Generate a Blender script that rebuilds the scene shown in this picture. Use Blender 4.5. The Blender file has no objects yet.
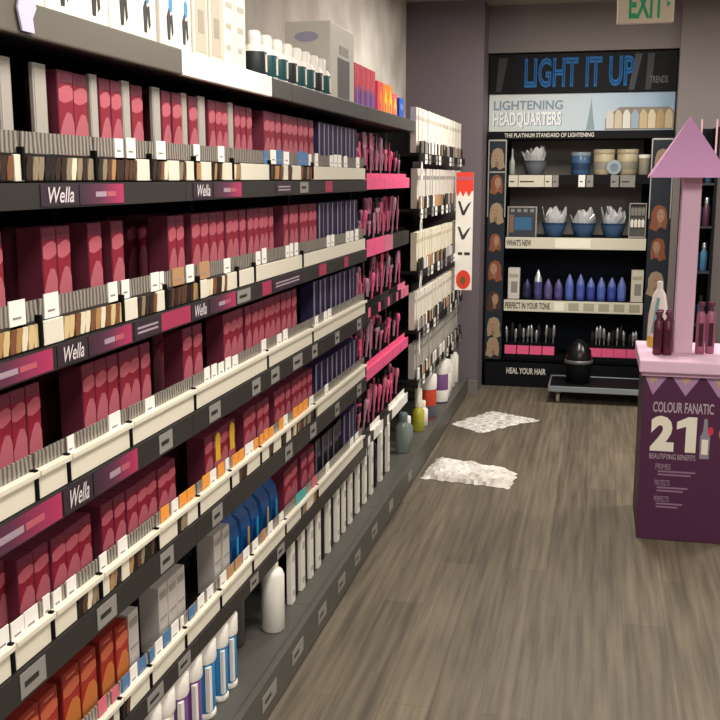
import bpy, bmesh, math, random
from mathutils import Vector
# measured layout, metres: rows of goods, trays, tags and labels along the aisle (y)
ROWS=[[(1.663,1.705,'panel',1,0),(1.777,1.828,'panel',1,0),(1.973,1.989,'red',1,0.08),(1.866,1.93,'red',1,0),(1.935,1.998,'red',1,0),(2.003,2.038,'panel',1,0),(2.043,2.094,'red',1,0),(2.094,2.148,'red',1,0),(2.153,2.193,'panel',1,0),(2.204,2.268,'red',1,0),(2.313,2.359,'panel',1,0),(2.365,2.42,'red',1,0),(2.42,2.49,'red',1,0),(2.493,2.529,'panel',1,0),(2.533,2.594,'red',1,0),(2.598,2.648,'panel',1,0),(2.67,2.826,'red',3,0),(2.835,2.877,'panel',1,0),(2.885,3.037,'red',3,0),(3.304,3.399,'red',2,0.09),(3.144,3.733,'red',9,0),(3.803,4.451,'purple',9,0)],[(1.552,1.648,'red',2,0),(1.796,1.814,'red',1,0.04),(1.779,1.891,'red',2,0),(1.968,2.031,'red',1,0),(2.069,2.139,'red',1,0),(2.409,2.661,'red',4,0.13),(2.382,2.485,'red',2,0),(2.532,2.655,'red',2,0),(2.663,2.963,'red',5,0),(2.973,3.243,'red',5,0),(3.355,3.524,'red',3,0),(3.536,3.766,'red',4,0),(3.794,4.45,'purple',9,0)],[(1.533,1.742,'red',4,0),(1.987,2.161,'red',3,0.14),(1.912,2.249,'red',6,0),(2.536,2.715,'red',3,0.13),(2.449,2.582,'red',2,0),(2.745,2.927,'red',3,0),(2.937,3.487,'red',9,0),(3.729,4.449,'purple',9,0)],[(1.557,1.633,'red',2,0.03),(1.627,1.923,'red',5,0),(1.965,2.378,'red',7,0),(2.668,2.872,'red',3,0.12),(2.582,2.836,'red',4,0),(2.9,3.159,'red',4,0),(3.214,3.401,'red',3,0),(3.413,3.691,'red',4,0),(3.749,4.449,'purple',9,0)],[(1.595,1.739,'orange',2,0),(1.764,1.914,'orange',2,0),(1.933,2.065,'orange',2,0),(2.076,2.131,'white',1,0),(2.421,2.5,'slate',1,0.12),(2.243,2.413,'white',3,0),(2.789,3.01,'slate',3,0.15),(2.637,2.754,'white',2,0),(2.771,3.278,'blue',5,0),(3.302,3.489,'red',2,0),(3.528,3.71,'red',2,0),(3.739,4.163,'black',5,0),(4.199,4.448,'purple',3,0)]]
TRAYS=[[1.428,1.664,1.938,2.203,2.468,2.747,3.08,3.574,4.433],[1.391,1.692,2.032,2.262,2.471,2.768,2.918,3.435,4.434],[1.357,1.646,1.766,2.045,2.422,3.028,3.556,4.435],[1.321,1.532,1.673,1.873,2.165,2.427,2.671,2.943,3.574,4.437],[1.67,1.937,2.097,2.313,2.568,2.847,3.193,3.607,4.396]]
SWATCH=[[(1.425,1.629),(1.661,2.123),(2.201,2.297),(2.363,2.407),(2.466,2.506),(2.577,2.674),(2.745,2.811),(3.088,3.214),(3.269,3.314),(3.421,3.56)],[(1.388,1.682),(1.77,2.03),(2.1,2.202),(2.265,2.469),(2.525,2.676)],[],[(1.762,1.87),(1.907,1.965),(2.005,2.163),(2.278,2.343),(2.738,2.809),(3.022,3.085),(3.15,3.207),(3.265,3.601)],[(1.668,1.758),(1.857,1.895),(1.939,1.975),(3.375,3.454),(3.522,3.606)]]
TAGS=[[(2.05,0.038,'white'),(2.109,0.045,'white'),(2.269,0.051,'white'),(2.486,0.047,'white'),(2.667,0.046,'white'),(2.745,0.049,'white'),(3.13,0.052,'white'),(3.27,0.056,'white'),(3.561,0.039,'white'),(3.642,0.041,'white'),(3.859,0.046,'white'),(3.921,0.047,'white'),(3.985,0.049,'white'),(4.085,0.051,'white'),(4.3,0.056,'white'),(3.059,0.05,'blue'),(3.193,0.054,'blue'),(3.434,0.061,'blue'),(3.497,0.064,'blue')],[(1.619,0.053,'white'),(1.738,0.052,'white'),(1.993,0.042,'white'),(2.05,0.044,'white'),(2.209,0.045,'white'),(2.26,0.047,'white'),(2.346,0.088,'brown'),(2.423,0.046,'white'),(2.52,0.1,'brown'),(2.693,0.048,'white'),(2.917,0.037,'white'),(2.964,0.038,'white'),(3.023,0.04,'white'),(3.268,0.034,'white'),(3.314,0.035,'white'),(3.373,0.036,'white'),(3.435,0.038,'white'),(3.807,0.045,'white'),(3.869,0.047,'white'),(4.117,0.053,'white'),(4.189,0.054,'white'),(4.281,0.057,'white')],[(1.769,0.052,'white'),(1.975,0.053,'white'),(2.044,0.046,'white'),(2.156,0.05,'white'),(2.519,0.037,'white'),(2.572,0.038,'white'),(2.626,0.039,'white'),(2.682,0.041,'white'),(2.74,0.042,'white'),(3.008,0.05,'white'),(3.165,0.044,'white'),(3.232,0.046,'white'),(3.625,0.042,'white'),(3.756,0.045,'white'),(3.817,0.046,'white')],[(1.506,0.042,'white'),(1.555,0.044,'white'),(1.603,0.046,'white'),(1.661,0.03,'white'),(1.699,0.031,'white'),(1.755,0.037,'white'),(1.89,0.037,'white'),(1.986,0.045,'white'),(2.217,0.048,'orange'),(2.279,0.038,'white'),(2.331,0.046,'orange'),(2.384,0.048,'orange'),(2.491,0.052,'orange'),(2.543,0.046,'white'),(2.606,0.048,'orange'),(2.662,0.041,'white'),(2.721,0.043,'orange'),(2.774,0.044,'orange'),(2.828,0.037,'white'),(2.865,0.038,'white'),(2.913,0.039,'orange'),(2.962,0.04,'orange'),(3.012,0.041,'orange'),(3.064,0.042,'orange'),(3.174,0.045,'orange'),(3.219,0.046,'white'),(3.339,0.049,'orange'),(3.401,0.051,'orange'),(3.466,0.053,'orange'),(3.547,0.055,'white'),(3.764,0.046,'white')],[(1.858,0.037,'pink'),(1.921,0.039,'pink'),(1.971,0.036,'blue'),(2.013,0.037,'white'),(2.056,0.044,'blue'),(2.101,0.046,'blue'),(2.154,0.042,'white'),(2.202,0.043,'blue'),(2.253,0.045,'white'),(2.311,0.04,'white'),(2.366,0.042,'blue'),(2.43,0.044,'white'),(2.497,0.046,'white'),(2.6,0.049,'white'),(2.658,0.051,'brown'),(2.727,0.053,'brown'),(2.799,0.056,'white'),(2.885,0.049,'white'),(2.964,0.041,'brown'),(3.038,0.043,'white'),(3.159,0.046,'white'),(3.364,0.064,'teal'),(3.429,0.053,'teal'),(3.579,0.057,'pink'),(3.773,0.047,'white'),(4.184,0.056,'white'),(4.28,0.059,'white')]]
LABELS=[[(1.7,1.842,'w'),(1.846,2.038,'g'),(2.431,2.562,'w'),(2.57,2.789,'g'),(3.117,3.292,'k'),(3.386,3.485,'t'),(3.716,3.819,'p')],[(1.421,1.71,'g'),(1.728,1.847,'w'),(1.852,2.049,'g'),(2.064,2.21,'k'),(2.21,2.388,'p'),(2.394,2.511,'w'),(2.518,2.719,'g'),(2.736,2.849,'t'),(2.961,3.05,'p'),(3.06,3.411,'k'),(3.623,3.723,'p'),(4.006,4.075,'p')],[(1.386,1.713,'g'),(1.721,1.839,'w'),(1.844,2.053,'g'),(2.173,2.25,'t'),(2.497,2.58,'t'),(2.85,2.925,'t'),(3.035,3.12,'t'),(3.278,3.388,'t'),(3.518,3.587,'t'),(3.855,3.919,'t'),(4.236,4.313,'t')],[(1.534,1.622,'t'),(1.832,1.92,'t'),(2.154,2.232,'t'),(2.498,2.575,'t'),(3.173,3.254,'t'),(3.482,3.564,'t'),(3.849,3.915,'t'),(4.235,4.313,'t')],[(2.052,2.144,'t'),(2.237,2.317,'t'),(2.795,2.872,'t'),(3.068,3.147,'t')]]
RZ=[(1.593,1.642),(1.282,1.332),(0.982,1.042),(0.682,0.745),(0.368,0.418)]
HB=[0.215,0.215,0.205,0.17,0.185]
TUBES=[(2.091,2.162,'tubewhite'),(2.168,2.25,'tubewhite'),(2.256,2.344,'tubepurple'),(2.351,2.437,'tubepurple'),(2.452,2.545,'tubeblue'),(2.561,2.635,'tubeblue'),(2.639,2.713,'tubeblue')]
CARDS=[(3.275,3.337),(3.401,3.468),(3.508,3.593),(3.622,3.696),(3.805,3.837),(3.919,4.004),(4.057,4.093),(4.167,4.223),(4.321,4.361),(4.444,4.529),(4.573,4.685),(4.803,4.902),(5.004,5.056)]
BOTTLE=[2.957,3.089]
BASELAB=[(2.649,2.785),(2.956,3.084),(3.276,3.386),(3.564,3.676),(3.847,3.938),(4.172,4.277),(4.622,4.722)]
EXPO=0.0; LAMP=44
# ---------------------------------------------------------------- helpers
PI=math.pi
random.seed(7)
SC=bpy.context.scene
COL=SC.collection
ORD=['first','second','third','fourth','fifth','sixth','seventh','eighth','ninth','tenth','eleventh','twelfth','thirteenth','fourteenth','fifteenth','sixteenth']
def lin(h):
    h=h.lstrip('#'); o=[]
    for i in (0,2,4):
        v=int(h[i:i+2],16)/255
        o.append(v/12.92 if v<=.04045 else ((v+.055)/1.055)**2.4)
    return (o[0],o[1],o[2],1)
_M={}
def mat(name,h,rough=.55,metal=0,emit=0,alpha=1,trans=0,spec=.4):
    if name in _M: return _M[name]
    m=bpy.data.materials.new(name); m.use_nodes=True
    b=m.node_tree.nodes['Principled BSDF']; c=lin(h)
    b.inputs['Base Color'].default_value=c; b.inputs['Roughness'].default_value=rough
    b.inputs['Metallic'].default_value=metal; b.inputs['Specular IOR Level'].default_value=spec
    if emit: b.inputs['Emission Color'].default_value=c; b.inputs['Emission Strength'].default_value=emit
    if alpha<1: b.inputs['Alpha'].default_value=alpha
    if trans: b.inputs['Transmission Weight'].default_value=trans
    _M[name]=m; return m
def ramp_mat(name,stops,axis=1,rough=.5,coord='Generated'):
    m=bpy.data.materials.new(name); m.use_nodes=True; nt=m.node_tree; b=nt.nodes['Principled BSDF']
    tc=nt.nodes.new('ShaderNodeTexCoord'); sp=nt.nodes.new('ShaderNodeSeparateXYZ'); r=nt.nodes.new('ShaderNodeValToRGB')
    nt.links.new(tc.outputs[coord],sp.inputs[0]); nt.links.new(sp.outputs[axis],r.inputs[0]); nt.links.new(r.outputs[0],b.inputs['Base Color'])
    e=r.color_ramp.elements
    while len(e)<len(stops): e.new(.5)
    for i,(p,h) in enumerate(stops): e[i].position=p; e[i].color=lin(h)
    b.inputs['Roughness'].default_value=rough
    return m
def noise_mat(name,h1,h2,scale=(1,1,1),nscale=4,rough=.7,detail=4,bump=0,lo=.35,hi=.65):
    m=bpy.data.materials.new(name); m.use_nodes=True; nt=m.node_tree; b=nt.nodes['Principled BSDF']
    tc=nt.nodes.new('ShaderNodeTexCoord'); mp=nt.nodes.new('ShaderNodeMapping'); n=nt.nodes.new('ShaderNodeTexNoise'); r=nt.nodes.new('ShaderNodeValToRGB')
    mp.inputs['Scale'].default_value=scale; n.inputs['Scale'].default_value=nscale; n.inputs['Detail'].default_value=detail
    nt.links.new(tc.outputs['Object'],mp.inputs[0]); nt.links.new(mp.outputs[0],n.inputs['Vector']); nt.links.new(n.outputs['Fac'],r.inputs[0]); nt.links.new(r.outputs[0],b.inputs['Base Color'])
    e=r.color_ramp.elements; e[0].position=lo; e[0].color=lin(h1); e[1].position=hi; e[1].color=lin(h2)
    b.inputs['Roughness'].default_value=rough
    if bump:
        bp=nt.nodes.new('ShaderNodeBump'); bp.inputs['Strength'].default_value=bump; bp.inputs['Distance'].default_value=.02
        nt.links.new(n.outputs['Fac'],bp.inputs['Height']); nt.links.new(bp.outputs[0],b.inputs['Normal'])
    return m

_TX={}
def text_mesh(s,bold=0,outline=0):
    k=(s,bold,outline)
    if k in _TX: return _TX[k]
    cu=bpy.data.curves.new('t','FONT'); cu.body=s; cu.size=1; cu.resolution_u=3
    if bold: cu.offset=bold
    if outline: cu.fill_mode='NONE'; cu.bevel_depth=outline; cu.bevel_resolution=0
    o=bpy.data.objects.new('t',cu); COL.objects.link(o)
    dg=bpy.context.evaluated_depsgraph_get(); dg.update()
    me=bpy.data.meshes.new_from_object(o.evaluated_get(dg))
    v=[tuple(p.co) for p in me.vertices]; f=[tuple(p.vertices) for p in me.polygons]
    bpy.data.objects.remove(o); bpy.data.curves.remove(cu); bpy.data.meshes.remove(me)
    _TX[k]=(v,f); return v,f

class MB:
    def __init__(s): s.v=[]; s.f=[]; s.m=[]; s.mats=[]; s.sm=[]
    def slot(s,m):
        if m not in s.mats: s.mats.append(m)
        return s.mats.index(m)
    def add(s,vs,fs,m,smooth=False):
        o=len(s.v); s.v+=[tuple(v) for v in vs]; k=s.slot(m)
        for f in fs: s.f.append(tuple(i+o for i in f)); s.m.append(k); s.sm.append(smooth)
    def box(s,x0,x1,y0,y1,z0,z1,m,b=0):
        if b<=0:
            vs=[(x,y,z) for x in(x0,x1) for y in(y0,y1) for z in(z0,z1)]
            s.add(vs,[(0,1,3,2),(4,6,7,5),(0,4,5,1),(2,3,7,6),(0,2,6,4),(1,5,7,3)],m); return
        bm=bmesh.new(); bmesh.ops.create_cube(bm,size=1)
        for v in bm.verts:
            v.co=Vector(((x0+x1)/2+v.co.x*(x1-x0),(y0+y1)/2+v.co.y*(y1-y0),(z0+z1)/2+v.co.z*(z1-z0)))
        bmesh.ops.bevel(bm,geom=bm.edges[:],offset=b,segments=2,affect='EDGES',profile=.6)
        bm.verts.index_update(); s.add([v.co[:] for v in bm.verts],[[v.index for v in f.verts] for f in bm.faces],m); bm.free()
    def lathe(s,prof,m,c=(0,0,0),n=16,sx=1,sy=1,cap=True):
        vs=[];fs=[]
        for r,z in prof:
            for i in range(n):
                a=2*PI*i/n; vs.append((c[0]+r*sx*math.cos(a),c[1]+r*sy*math.sin(a),c[2]+z))
        for j in range(len(prof)-1):
            for i in range(n):
                k=(i+1)%n; fs.append((j*n+i,j*n+k,(j+1)*n+k,(j+1)*n+i))
        s.add(vs,fs,m,True)
        if cap: s.add(vs[:n],[tuple(range(n-1,-1,-1))],m); s.add(vs[-n:],[tuple(range(n))],m)
    def tube(s,pts,r,m,n=8,r1=None):
        pts=[Vector(p) for p in pts]; vs=[];fs=[]; L=len(pts)
        for j,p in enumerate(pts):
            d=(pts[min(j+1,L-1)]-pts[max(j-1,0)]).normalized()
            a=d.orthogonal().normalized(); b=d.cross(a)
            rr=r if r1 is None else r+(r1-r)*j/(L-1)
            for i in range(n):
                t=2*PI*i/n; vs.append(tuple(p+a*rr*math.cos(t)+b*rr*math.sin(t)))
        for j in range(L-1):
            for i in range(n):
                k=(i+1)%n; fs.append((j*n+i,j*n+k,(j+1)*n+k,(j+1)*n+i))
        s.add(vs,fs,m,True); s.add(vs[:n],[tuple(range(n-1,-1,-1))],m); s.add(vs[-n:],[tuple(range(n))],m)
    def poly(s,pts2,O,A,B,m,t=0.0015):
        """flat outline pts2 in the plane O+uA+vB with thickness t towards A x B"""
        O,A,B=Vector(O),Vector(A),Vector(B); N=A.cross(B).normalized()*t; n=len(pts2)
        lo=[O+A*u+B*v for u,v in pts2]; vs=[tuple(p) for p in lo]+[tuple(p+N) for p in lo]
        fs=[tuple(range(n,2*n)),tuple(range(n-1,-1,-1))]+[(i,(i+1)%n,(i+1)%n+n,i+n) for i in range(n)]
        s.add(vs,fs,m)
    def ell(s,cu,cv,ru,rv,O,A,B,m,t=.0015,n=18):
        s.poly([(cu+ru*math.cos(2*PI*i/n),cv+rv*math.sin(2*PI*i/n)) for i in range(n)],O,A,B,m,t)
    def rect(s,u0,u1,v0,v1,O,A,B,m,t=.0015): s.poly([(u0,v0),(u1,v0),(u1,v1),(u0,v1)],O,A,B,m,t)
    def text(s,t,u0,u1,v0,v1,O,A,B,m,lift=.001,bold=0,outline=0,keep=False,slant=0):
        v,f=text_mesh(t,bold,outline)
        xs=[p[0] for p in v]; ys=[p[1] for p in v]; w=max(xs)-min(xs) or 1; h=max(ys)-min(ys) or 1
        sx=(u1-u0)/w; sy=(v1-v0)/h
        if keep: sx=sy=min(sx,sy)
        O,A,B=Vector(O),Vector(A),Vector(B); N=A.cross(B).normalized()
        vs=[tuple(O+A*(u0+(p[0]-min(xs))*sx+slant*(p[1]-min(ys))*sy)+B*(v0+(p[1]-min(ys))*sy)+N*(lift+p[2]*sx)) for p in v]
        s.add(vs,f,m)
    def build(s,name,parent=None,loc=None,solid=0,kind=None):
        me=bpy.data.meshes.new(name); me.from_pydata(s.v,[],s.f); 
        for m in s.mats: me.materials.append(m)
        me.polygons.foreach_set('material_index',s.m); me.polygons.foreach_set('use_smooth',s.sm); me.update()
        bm=bmesh.new(); bm.from_mesh(me); bmesh.ops.recalc_face_normals(bm,faces=bm.faces[:]) if solid==0 else None
        bm.to_mesh(me); bm.free()
        o=bpy.data.objects.new(name,me); COL.objects.link(o)
        if parent: o.parent=parent
        if loc: o.location=loc
        if kind: o['kind']=kind
        return o
def tag(o,label,cat,group=None):
    o['label']=label; o['category']=cat
    if group: o['group']=group
    return o
def thing(name,label,cat,loc=(0,0,0),group=None,rz=0):
    o=bpy.data.objects.new(name,None); o.empty_display_size=.05; COL.objects.link(o); o.location=loc; o.rotation_euler=(0,0,rz)
    return tag(o,label,cat,group)
def copy_tree(o,parent=None):
    c=o.copy(); COL.objects.link(c); c.parent=parent
    for ch in list(o.children): copy_tree(ch,c)
    return c
def struct(o): o['kind']='structure'; return o

# ---------------------------------------------------------------- materials
black=mat('shelf black','#191817',.5,spec=.2); black2=mat('deep black','#0c0c0d',.7,spec=.1); railm=mat('rail charcoal','#2e2b29',.45)
steel=mat('grey steel','#7d7c79',.4,.6); cream=mat('cream plastic','#e6dfcd',.4); white=mat('white plastic','#f2ede4',.45)
tagw=mat('paper white','#f4f0ea',.7); tago=mat('paper orange','#f09a3a',.7); tagb=mat('paper blue','#4f79a8',.7); tagt=mat('paper teal','#4fa9a4',.7); tagk=mat('paper tan','#b58a62',.7); tagp=mat('paper pink','#d8697c',.7)
TAGM={'white':tagw,'orange':tago,'blue':tagb,'teal':tagt,'brown':tagk,'pink':tagp}
deckm=mat('deck grey','#55534d',.5); greypanel=mat('panel grey','#a39c94',.6)
maroon=mat('carton maroon','#6b2b3c',.55,spec=.25); crimson=mat('carton crimson','#871d31',.55,spec=.25); pinkp=mat('carton rose print','#b85a68',.55); rose2=mat('carton pale rose','#ad5a66',.55); darkred=mat('carton flap','#6b2438',.55)
band=None
# ---------------------------------------------------------------- camera
cam=bpy.data.cameras.new('camera'); cam.lens=50; cam.sensor_width=36; cam.clip_start=.05
co=bpy.data.objects.new('camera',cam); COL.objects.link(co)
co.location=(0,0,1.65); co.rotation_euler=(PI/2-math.radians(10.315),0,math.radians(13.285)); SC.camera=co
SC.view_settings.view_transform='Standard'; SC.view_settings.look='None'; SC.view_settings.gamma=1; SC.view_settings.use_curve_mapping=False
SC.view_settings.exposure=EXPO
w=bpy.data.worlds.new('world'); SC.world=w; w.use_nodes=True; w.node_tree.nodes['Background'].inputs[0].default_value=(.9,.9,1,1); w.node_tree.nodes['Background'].inputs[1].default_value=.02

# ---------------------------------------------------------------- room
def plank_mat():
    m=bpy.data.materials.new('grey brown wood plank'); m.use_nodes=True; nt=m.node_tree; N=nt.nodes; L=nt.links; b=N['Principled BSDF']
    tc=N.new('ShaderNodeTexCoord'); mp=N.new('ShaderNodeMapping'); mp.inputs['Rotation'].default_value=(0,0,PI/2)
    br=N.new('ShaderNodeTexBrick'); br.inputs['Scale'].default_value=1; br.inputs['Brick Width'].default_value=1.22; br.inputs['Row Height'].default_value=.152
    br.inputs['Mortar Size'].default_value=.0012; br.offset=.37; br.inputs['Color1'].default_value=lin('#746b5d'); br.inputs['Color2'].default_value=lin('#655d51'); br.inputs['Mortar'].default_value=lin('#5a5047'); br.inputs['Bias'].default_value=0
    L.new(tc.outputs['Object'],mp.inputs[0]); L.new(mp.outputs[0],br.inputs['Vector'])
    m2=N.new('ShaderNodeMapping'); m2.inputs['Scale'].default_value=(38,1.6,1); L.new(tc.outputs['Object'],m2.inputs[0])
    n=N.new('ShaderNodeTexNoise'); n.inputs['Scale'].default_value=1; n.inputs['Detail'].default_value=5; L.new(m2.outputs[0],n.inputs['Vector'])
    r=N.new('ShaderNodeValToRGB'); r.color_ramp.elements[0].position=.32; r.color_ramp.elements[0].color=(.62,.61,.59,1); r.color_ramp.elements[1].position=.7; r.color_ramp.elements[1].color=(1.3,1.27,1.2,1)
    L.new(n.outputs['Fac'],r.inputs[0])
    mx=N.new('ShaderNodeMix'); mx.data_type='RGBA'; mx.blend_type='MULTIPLY'; mx.inputs[0].default_value=1
    L.new(br.outputs['Color'],mx.inputs[6]); L.new(r.outputs[0],mx.inputs[7]); L.new(mx.outputs[2],b.inputs['Base Color'])
    b.inputs['Roughness'].default_value=.5; b.inputs['Specular IOR Level'].default_value=.3
    return m
X0,X1,Y0,Y1,CZ=-1.45,3.3,-2.2,8.62,2.93
wallp=noise_mat('purple grey paint','#6c6067','#70646b',nscale=2); wallr=noise_mat('taupe paint','#7d7374','#827877',nscale=2)
plaster=noise_mat('patchy pale plaster','#c2bab1','#e6dfd6',nscale=3.2,rough=.8,detail=6,bump=.25)
ceilm=noise_mat('ceiling tile','#a39c90','#aaa398',nscale=9)
def wall(name,*b,m): q=MB(); q.box(*b,m); return struct(q.build(name))
wall('floor',X0-.1,X1+.1,Y0-.1,Y1+.1,-.1,0,m=plank_mat())
wall('ceiling',X0-.1,X1+.1,Y0-.1,Y1+.1,CZ,CZ+.1,m=ceilm)
wall('wall_left',X0-.1,X0,Y0,Y1,0,CZ,m=plaster)
wall('wall_right',X1,X1+.1,Y0,Y1,0,CZ,m=wallr)
wall('wall_back',X0-.1,X1+.1,Y1,Y1+.1,0,CZ,m=wallr)
wall('wall_front',X0-.1,X1+.1,Y0-.1,Y0,0,CZ,m=wallr)
wall('wall_pier',X0,-.868,7.64,Y1,0,CZ,m=wallp)
wall('wall_alcove',.53,X1,7.86,Y1,0,CZ,m=wallr)
wall('wall_bulkhead',-.868,.53,7.93,Y1,2.585,CZ,m=wallr)
basem=mat('baseboard grey','#77736f',.5)
wall('baseboard_pier',-.985,-.862,7.615,7.64,0,.1,m=basem)
wall('baseboard_right',.86,X1,7.84,7.86,0,.1,m=basem)

# ceiling lights
lampm=mat('lamp diffuser','#fff4e0',.5,emit=5.0)
k=0
for yy in (-.6,2.2,6.1):
    for xx in (-.1,2.0):
        k+=1
        t=thing('ceiling_light','recessed white ceiling light panel, out of view above the aisle','ceiling light',(xx,yy,CZ-.035),'ceiling light panels')
        q=MB()
        for (a,b,c,d) in ((-.31,.31,-.61,-.58),(-.31,.31,.58,.61),(-.31,-.28,-.58,.58),(.28,.31,-.58,.58)): q.box(a,b,c,d,0,.034,white)
        q.build('frame',t); q=MB(); q.box(-.28,.28,-.58,.58,.012,.03,lampm); q.build('diffuser',t)
        la=bpy.data.lights.new('ceiling lamp','AREA'); la.shape='RECTANGLE'; la.size=.56; la.size_y=1.16; la.energy=LAMP*(1.0 if yy<6 else 1.25); la.color=(1,.955,.885)
        lo=bpy.data.objects.new('lamp_light',la); COL.objects.link(lo); lo.location=(xx,yy,CZ-.05)

# ---------------------------------------------------------------- near shelving: bays of the tray section
AY,AZ=(0,1,0),(0,0,1)
gradm=ramp_mat('label gradient',[(0,'#35202f'),(.45,'#5b2c46'),(1,'#b5305f')],1)
greytag=mat('grey ticket','#8f8b86',.6); scriptw=mat('label script','#d8cdd0',.5); faint=mat('label faint print','#a893a0',.5)
labdark=mat('label dark','#332630',.5); labpink=mat('label magenta','#a63456',.5)
def brand_label(y0,y1,k,z0,z1,parent,oy):
    w=y1-y0; h=z1-z0; O=(-1.0135,y0-oy,z0+.004); q=MB(); H=h-.008
    if k=='g':
        q.rect(0,w,0,H,O,AY,AZ,gradm); q.rect(w*.34,w*.58,H*.36,H*.62,(-1.0118,y0-oy,z0+.004),AY,AZ,faint,.0006); q.rect(w*.6,w*.8,H*.36,H*.62,(-1.0118,y0-oy,z0+.004),AY,AZ,pinkp,.0006)
    elif k=='w':
        q.rect(0,w,0,H,O,AY,AZ,labdark); q.text('Wella',w*.12,w*.84,H*.14,H*.88,(-1.0118,y0-oy,z0+.004),AY,AZ,scriptw,bold=.012,slant=.25)
    elif k=='k':
        q.rect(0,w,0,H,O,AY,AZ,labdark)
        for j in range(2): q.rect(w*.1,w*.85,H*(.3+.25*j),H*(.42+.25*j),(-1.0118,y0-oy,z0+.004),AY,AZ,faint,.0006)
    elif k=='p': q.rect(0,w,0,H,O,AY,AZ,labpink)
    else: q.rect(0,w,H*.05,H*.95,O,AY,AZ,greytag); q.rect(w*.15,w*.7,H*.4,H*.6,(-1.0118,y0-oy,z0+.004),AY,AZ,railm,.0006)
    q.build('price_label' if k=='t' else 'brand_label',parent)
TOPZ=(1.90,1.962)
SEAM=(.98,2.385,3.09,4.43)
BAYS=[(.98,2.385,'black tray shelving bay nearest the camera, full of red cartons'),(2.385,3.30,'middle black tray shelving bay of red and blue packs'),(3.30,4.43,'black tray shelving bay with purple cartons, before the pink brushes')]
canopyn=ramp_mat('canopy dull metal',[(0,'#4b463f'),(.75,'#6a645a'),(1,'#b9b1a4')],1,.45)
canopyw=mat('canopy white strip','#fffdf6',.4); canopyd=mat('canopy dark strip','#4a4741',.45)
for bi,(y0,y1,lb) in enumerate(BAYS):
    t=thing('shelving_bay',lb,'shelving',(0,y0,0),'black shelving bays along the left wall'); W=y1-y0
    q=MB(); q.box(-1.44,-1.42,0.002,W-.002,0,1.96,black2); q.build('back_panel',t)
    for yy in (0.001,W-.021): q=MB(); q.box(-1.42,-1.38,yy,yy+.02,.115,1.90,black); q.build('upright',t)
    q=MB(); q.box(-1.42,-.945,.001,W-.001,.09,.115,deckm); q.box(-.95,-.93,.001,W-.001,.012,.135,deckm); q.box(-1.42,-.97,.001,W-.001,0,.012,black2); bd=q.build('base_deck',t)
    for a,b in BASELAB:
        if y0<=(a+b)/2<y1: q=MB(); q.rect(0,b-a,0,.05,(-.9295,a-y0,.05),AY,AZ,greytag); q.rect((b-a)*.15,(b-a)*.6,.02,.03,(-.9278,a-y0,.05),AY,AZ,railm,.0006); q.build('price_label',bd)
    for i,(z0,z1) in enumerate(RZ):
        q=MB(); q.box(-1.419,-1.026,.022,W-.022,z1-.02,z1-.001,black); q.box(-1.026,-1.014,.001,W-.001,z0,z1-.001,railm); s=q.build('shelf',t)
        for a,b,k in LABELS[i]:
            if y0<=(a+b)/2<y1: brand_label(a,b,k,z0,z1,s,y0)
    q=MB(); q.box(-1.419,-1.03,.002,W-.002,1.90,1.918,black); s=q.build('top_shelf',t)
    segs={0:[(0,W,mat('canopy taupe strip','#5f594f',.4))],1:[(0,3.09-2.385,canopyw),(3.09-2.385,W,canopyd)],2:[(0,W,canopyd)]}[bi]
    for a,b,m in segs:
        q=MB(); q.box(-1.03,-1.012,a+.001,b-.001,TOPZ[0],TOPZ[1],m,.004); q.build('shelf_lip',s)
tg=thing('shelf_clip','small lilac white clip tag on the taupe top shelf lip','tag',(-1.0115,1.66,1.937))
q=MB(); q.poly([(0,.0),(.04,.0),(.036,.025),(.05,.045),(.04,.068),(0,.064),(-.012,.038)],(.002,0,-.03),AY,AZ,mat('lilac ticket','#c9c6e2',.5),.004); q.build('ticket',tg)
q=MB(); q.box(-.0,.006,.012,.03,.03,.045,mat('clip clear','#dcdce6',.3)); q.build('clip',tg)

# trays
ROWN=['top tray shelf','second tray shelf','third tray shelf','fourth tray shelf','fifth tray shelf']
def band_mat():
    m=bpy.data.materials.new('ribbed clear plastic'); m.use_nodes=True; nt=m.node_tree; b=nt.nodes['Principled BSDF']
    tc=nt.nodes.new('ShaderNodeTexCoord'); wv=nt.nodes.new('ShaderNodeTexWave'); wv.wave_type='BANDS'; wv.bands_direction='Y'; wv.inputs['Scale'].default_value=22; wv.inputs['Distortion'].default_value=3; wv.inputs['Detail'].default_value=2
    r=nt.nodes.new('ShaderNodeValToRGB'); r.color_ramp.elements[0].color=lin('#5d5850'); r.color_ramp.elements[1].color=lin('#a9a298')
    nt.links.new(tc.outputs['Object'],wv.inputs['Vector']); nt.links.new(wv.outputs['Fac'],r.inputs[0]); nt.links.new(r.outputs[0],b.inputs['Base Color'])
    b.inputs['Roughness'].default_value=.25; b.inputs['Alpha'].default_value=.82
    return m
bandm=band_mat()
HAIR0=[mat('swatch '+n,h,.4) for n,h in (('black','#1d1713'),('espresso','#33231a'),('brown','#54392a'),('chestnut','#7a4f33'),('caramel','#b08655'),('blond','#d6bd8c'),('ash','#8f8069'),('pale','#e6dac0'))]
WARM=[HAIR0[i] for i in (3,4,5,5,4,7)]
HAIR=[HAIR0[i] for i in (0,0,1,1,2,2,3,4,6,6,7)]
def swatch(q,y0,y1,z0,z1,pal):
    n=max(1,round((y1-y0)/.021)); d=(y1-y0)/n
    for j in range(n):
        m=random.choice(pal); a=y0+j*d; s=.008
        prof=[(a+.001,z0+.002),(a+d*.75,z0+.002),(a+d*.95+s*.3,(z0+z1)/2),(a+d*.8+s,z1-.002),(a+s+.001,z1-.002),(a+s*.2,(z0+z1)/2)]
        q.poly(prof,(-1.024,0,0),AY,AZ,m,.003+.003*random.random())
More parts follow.
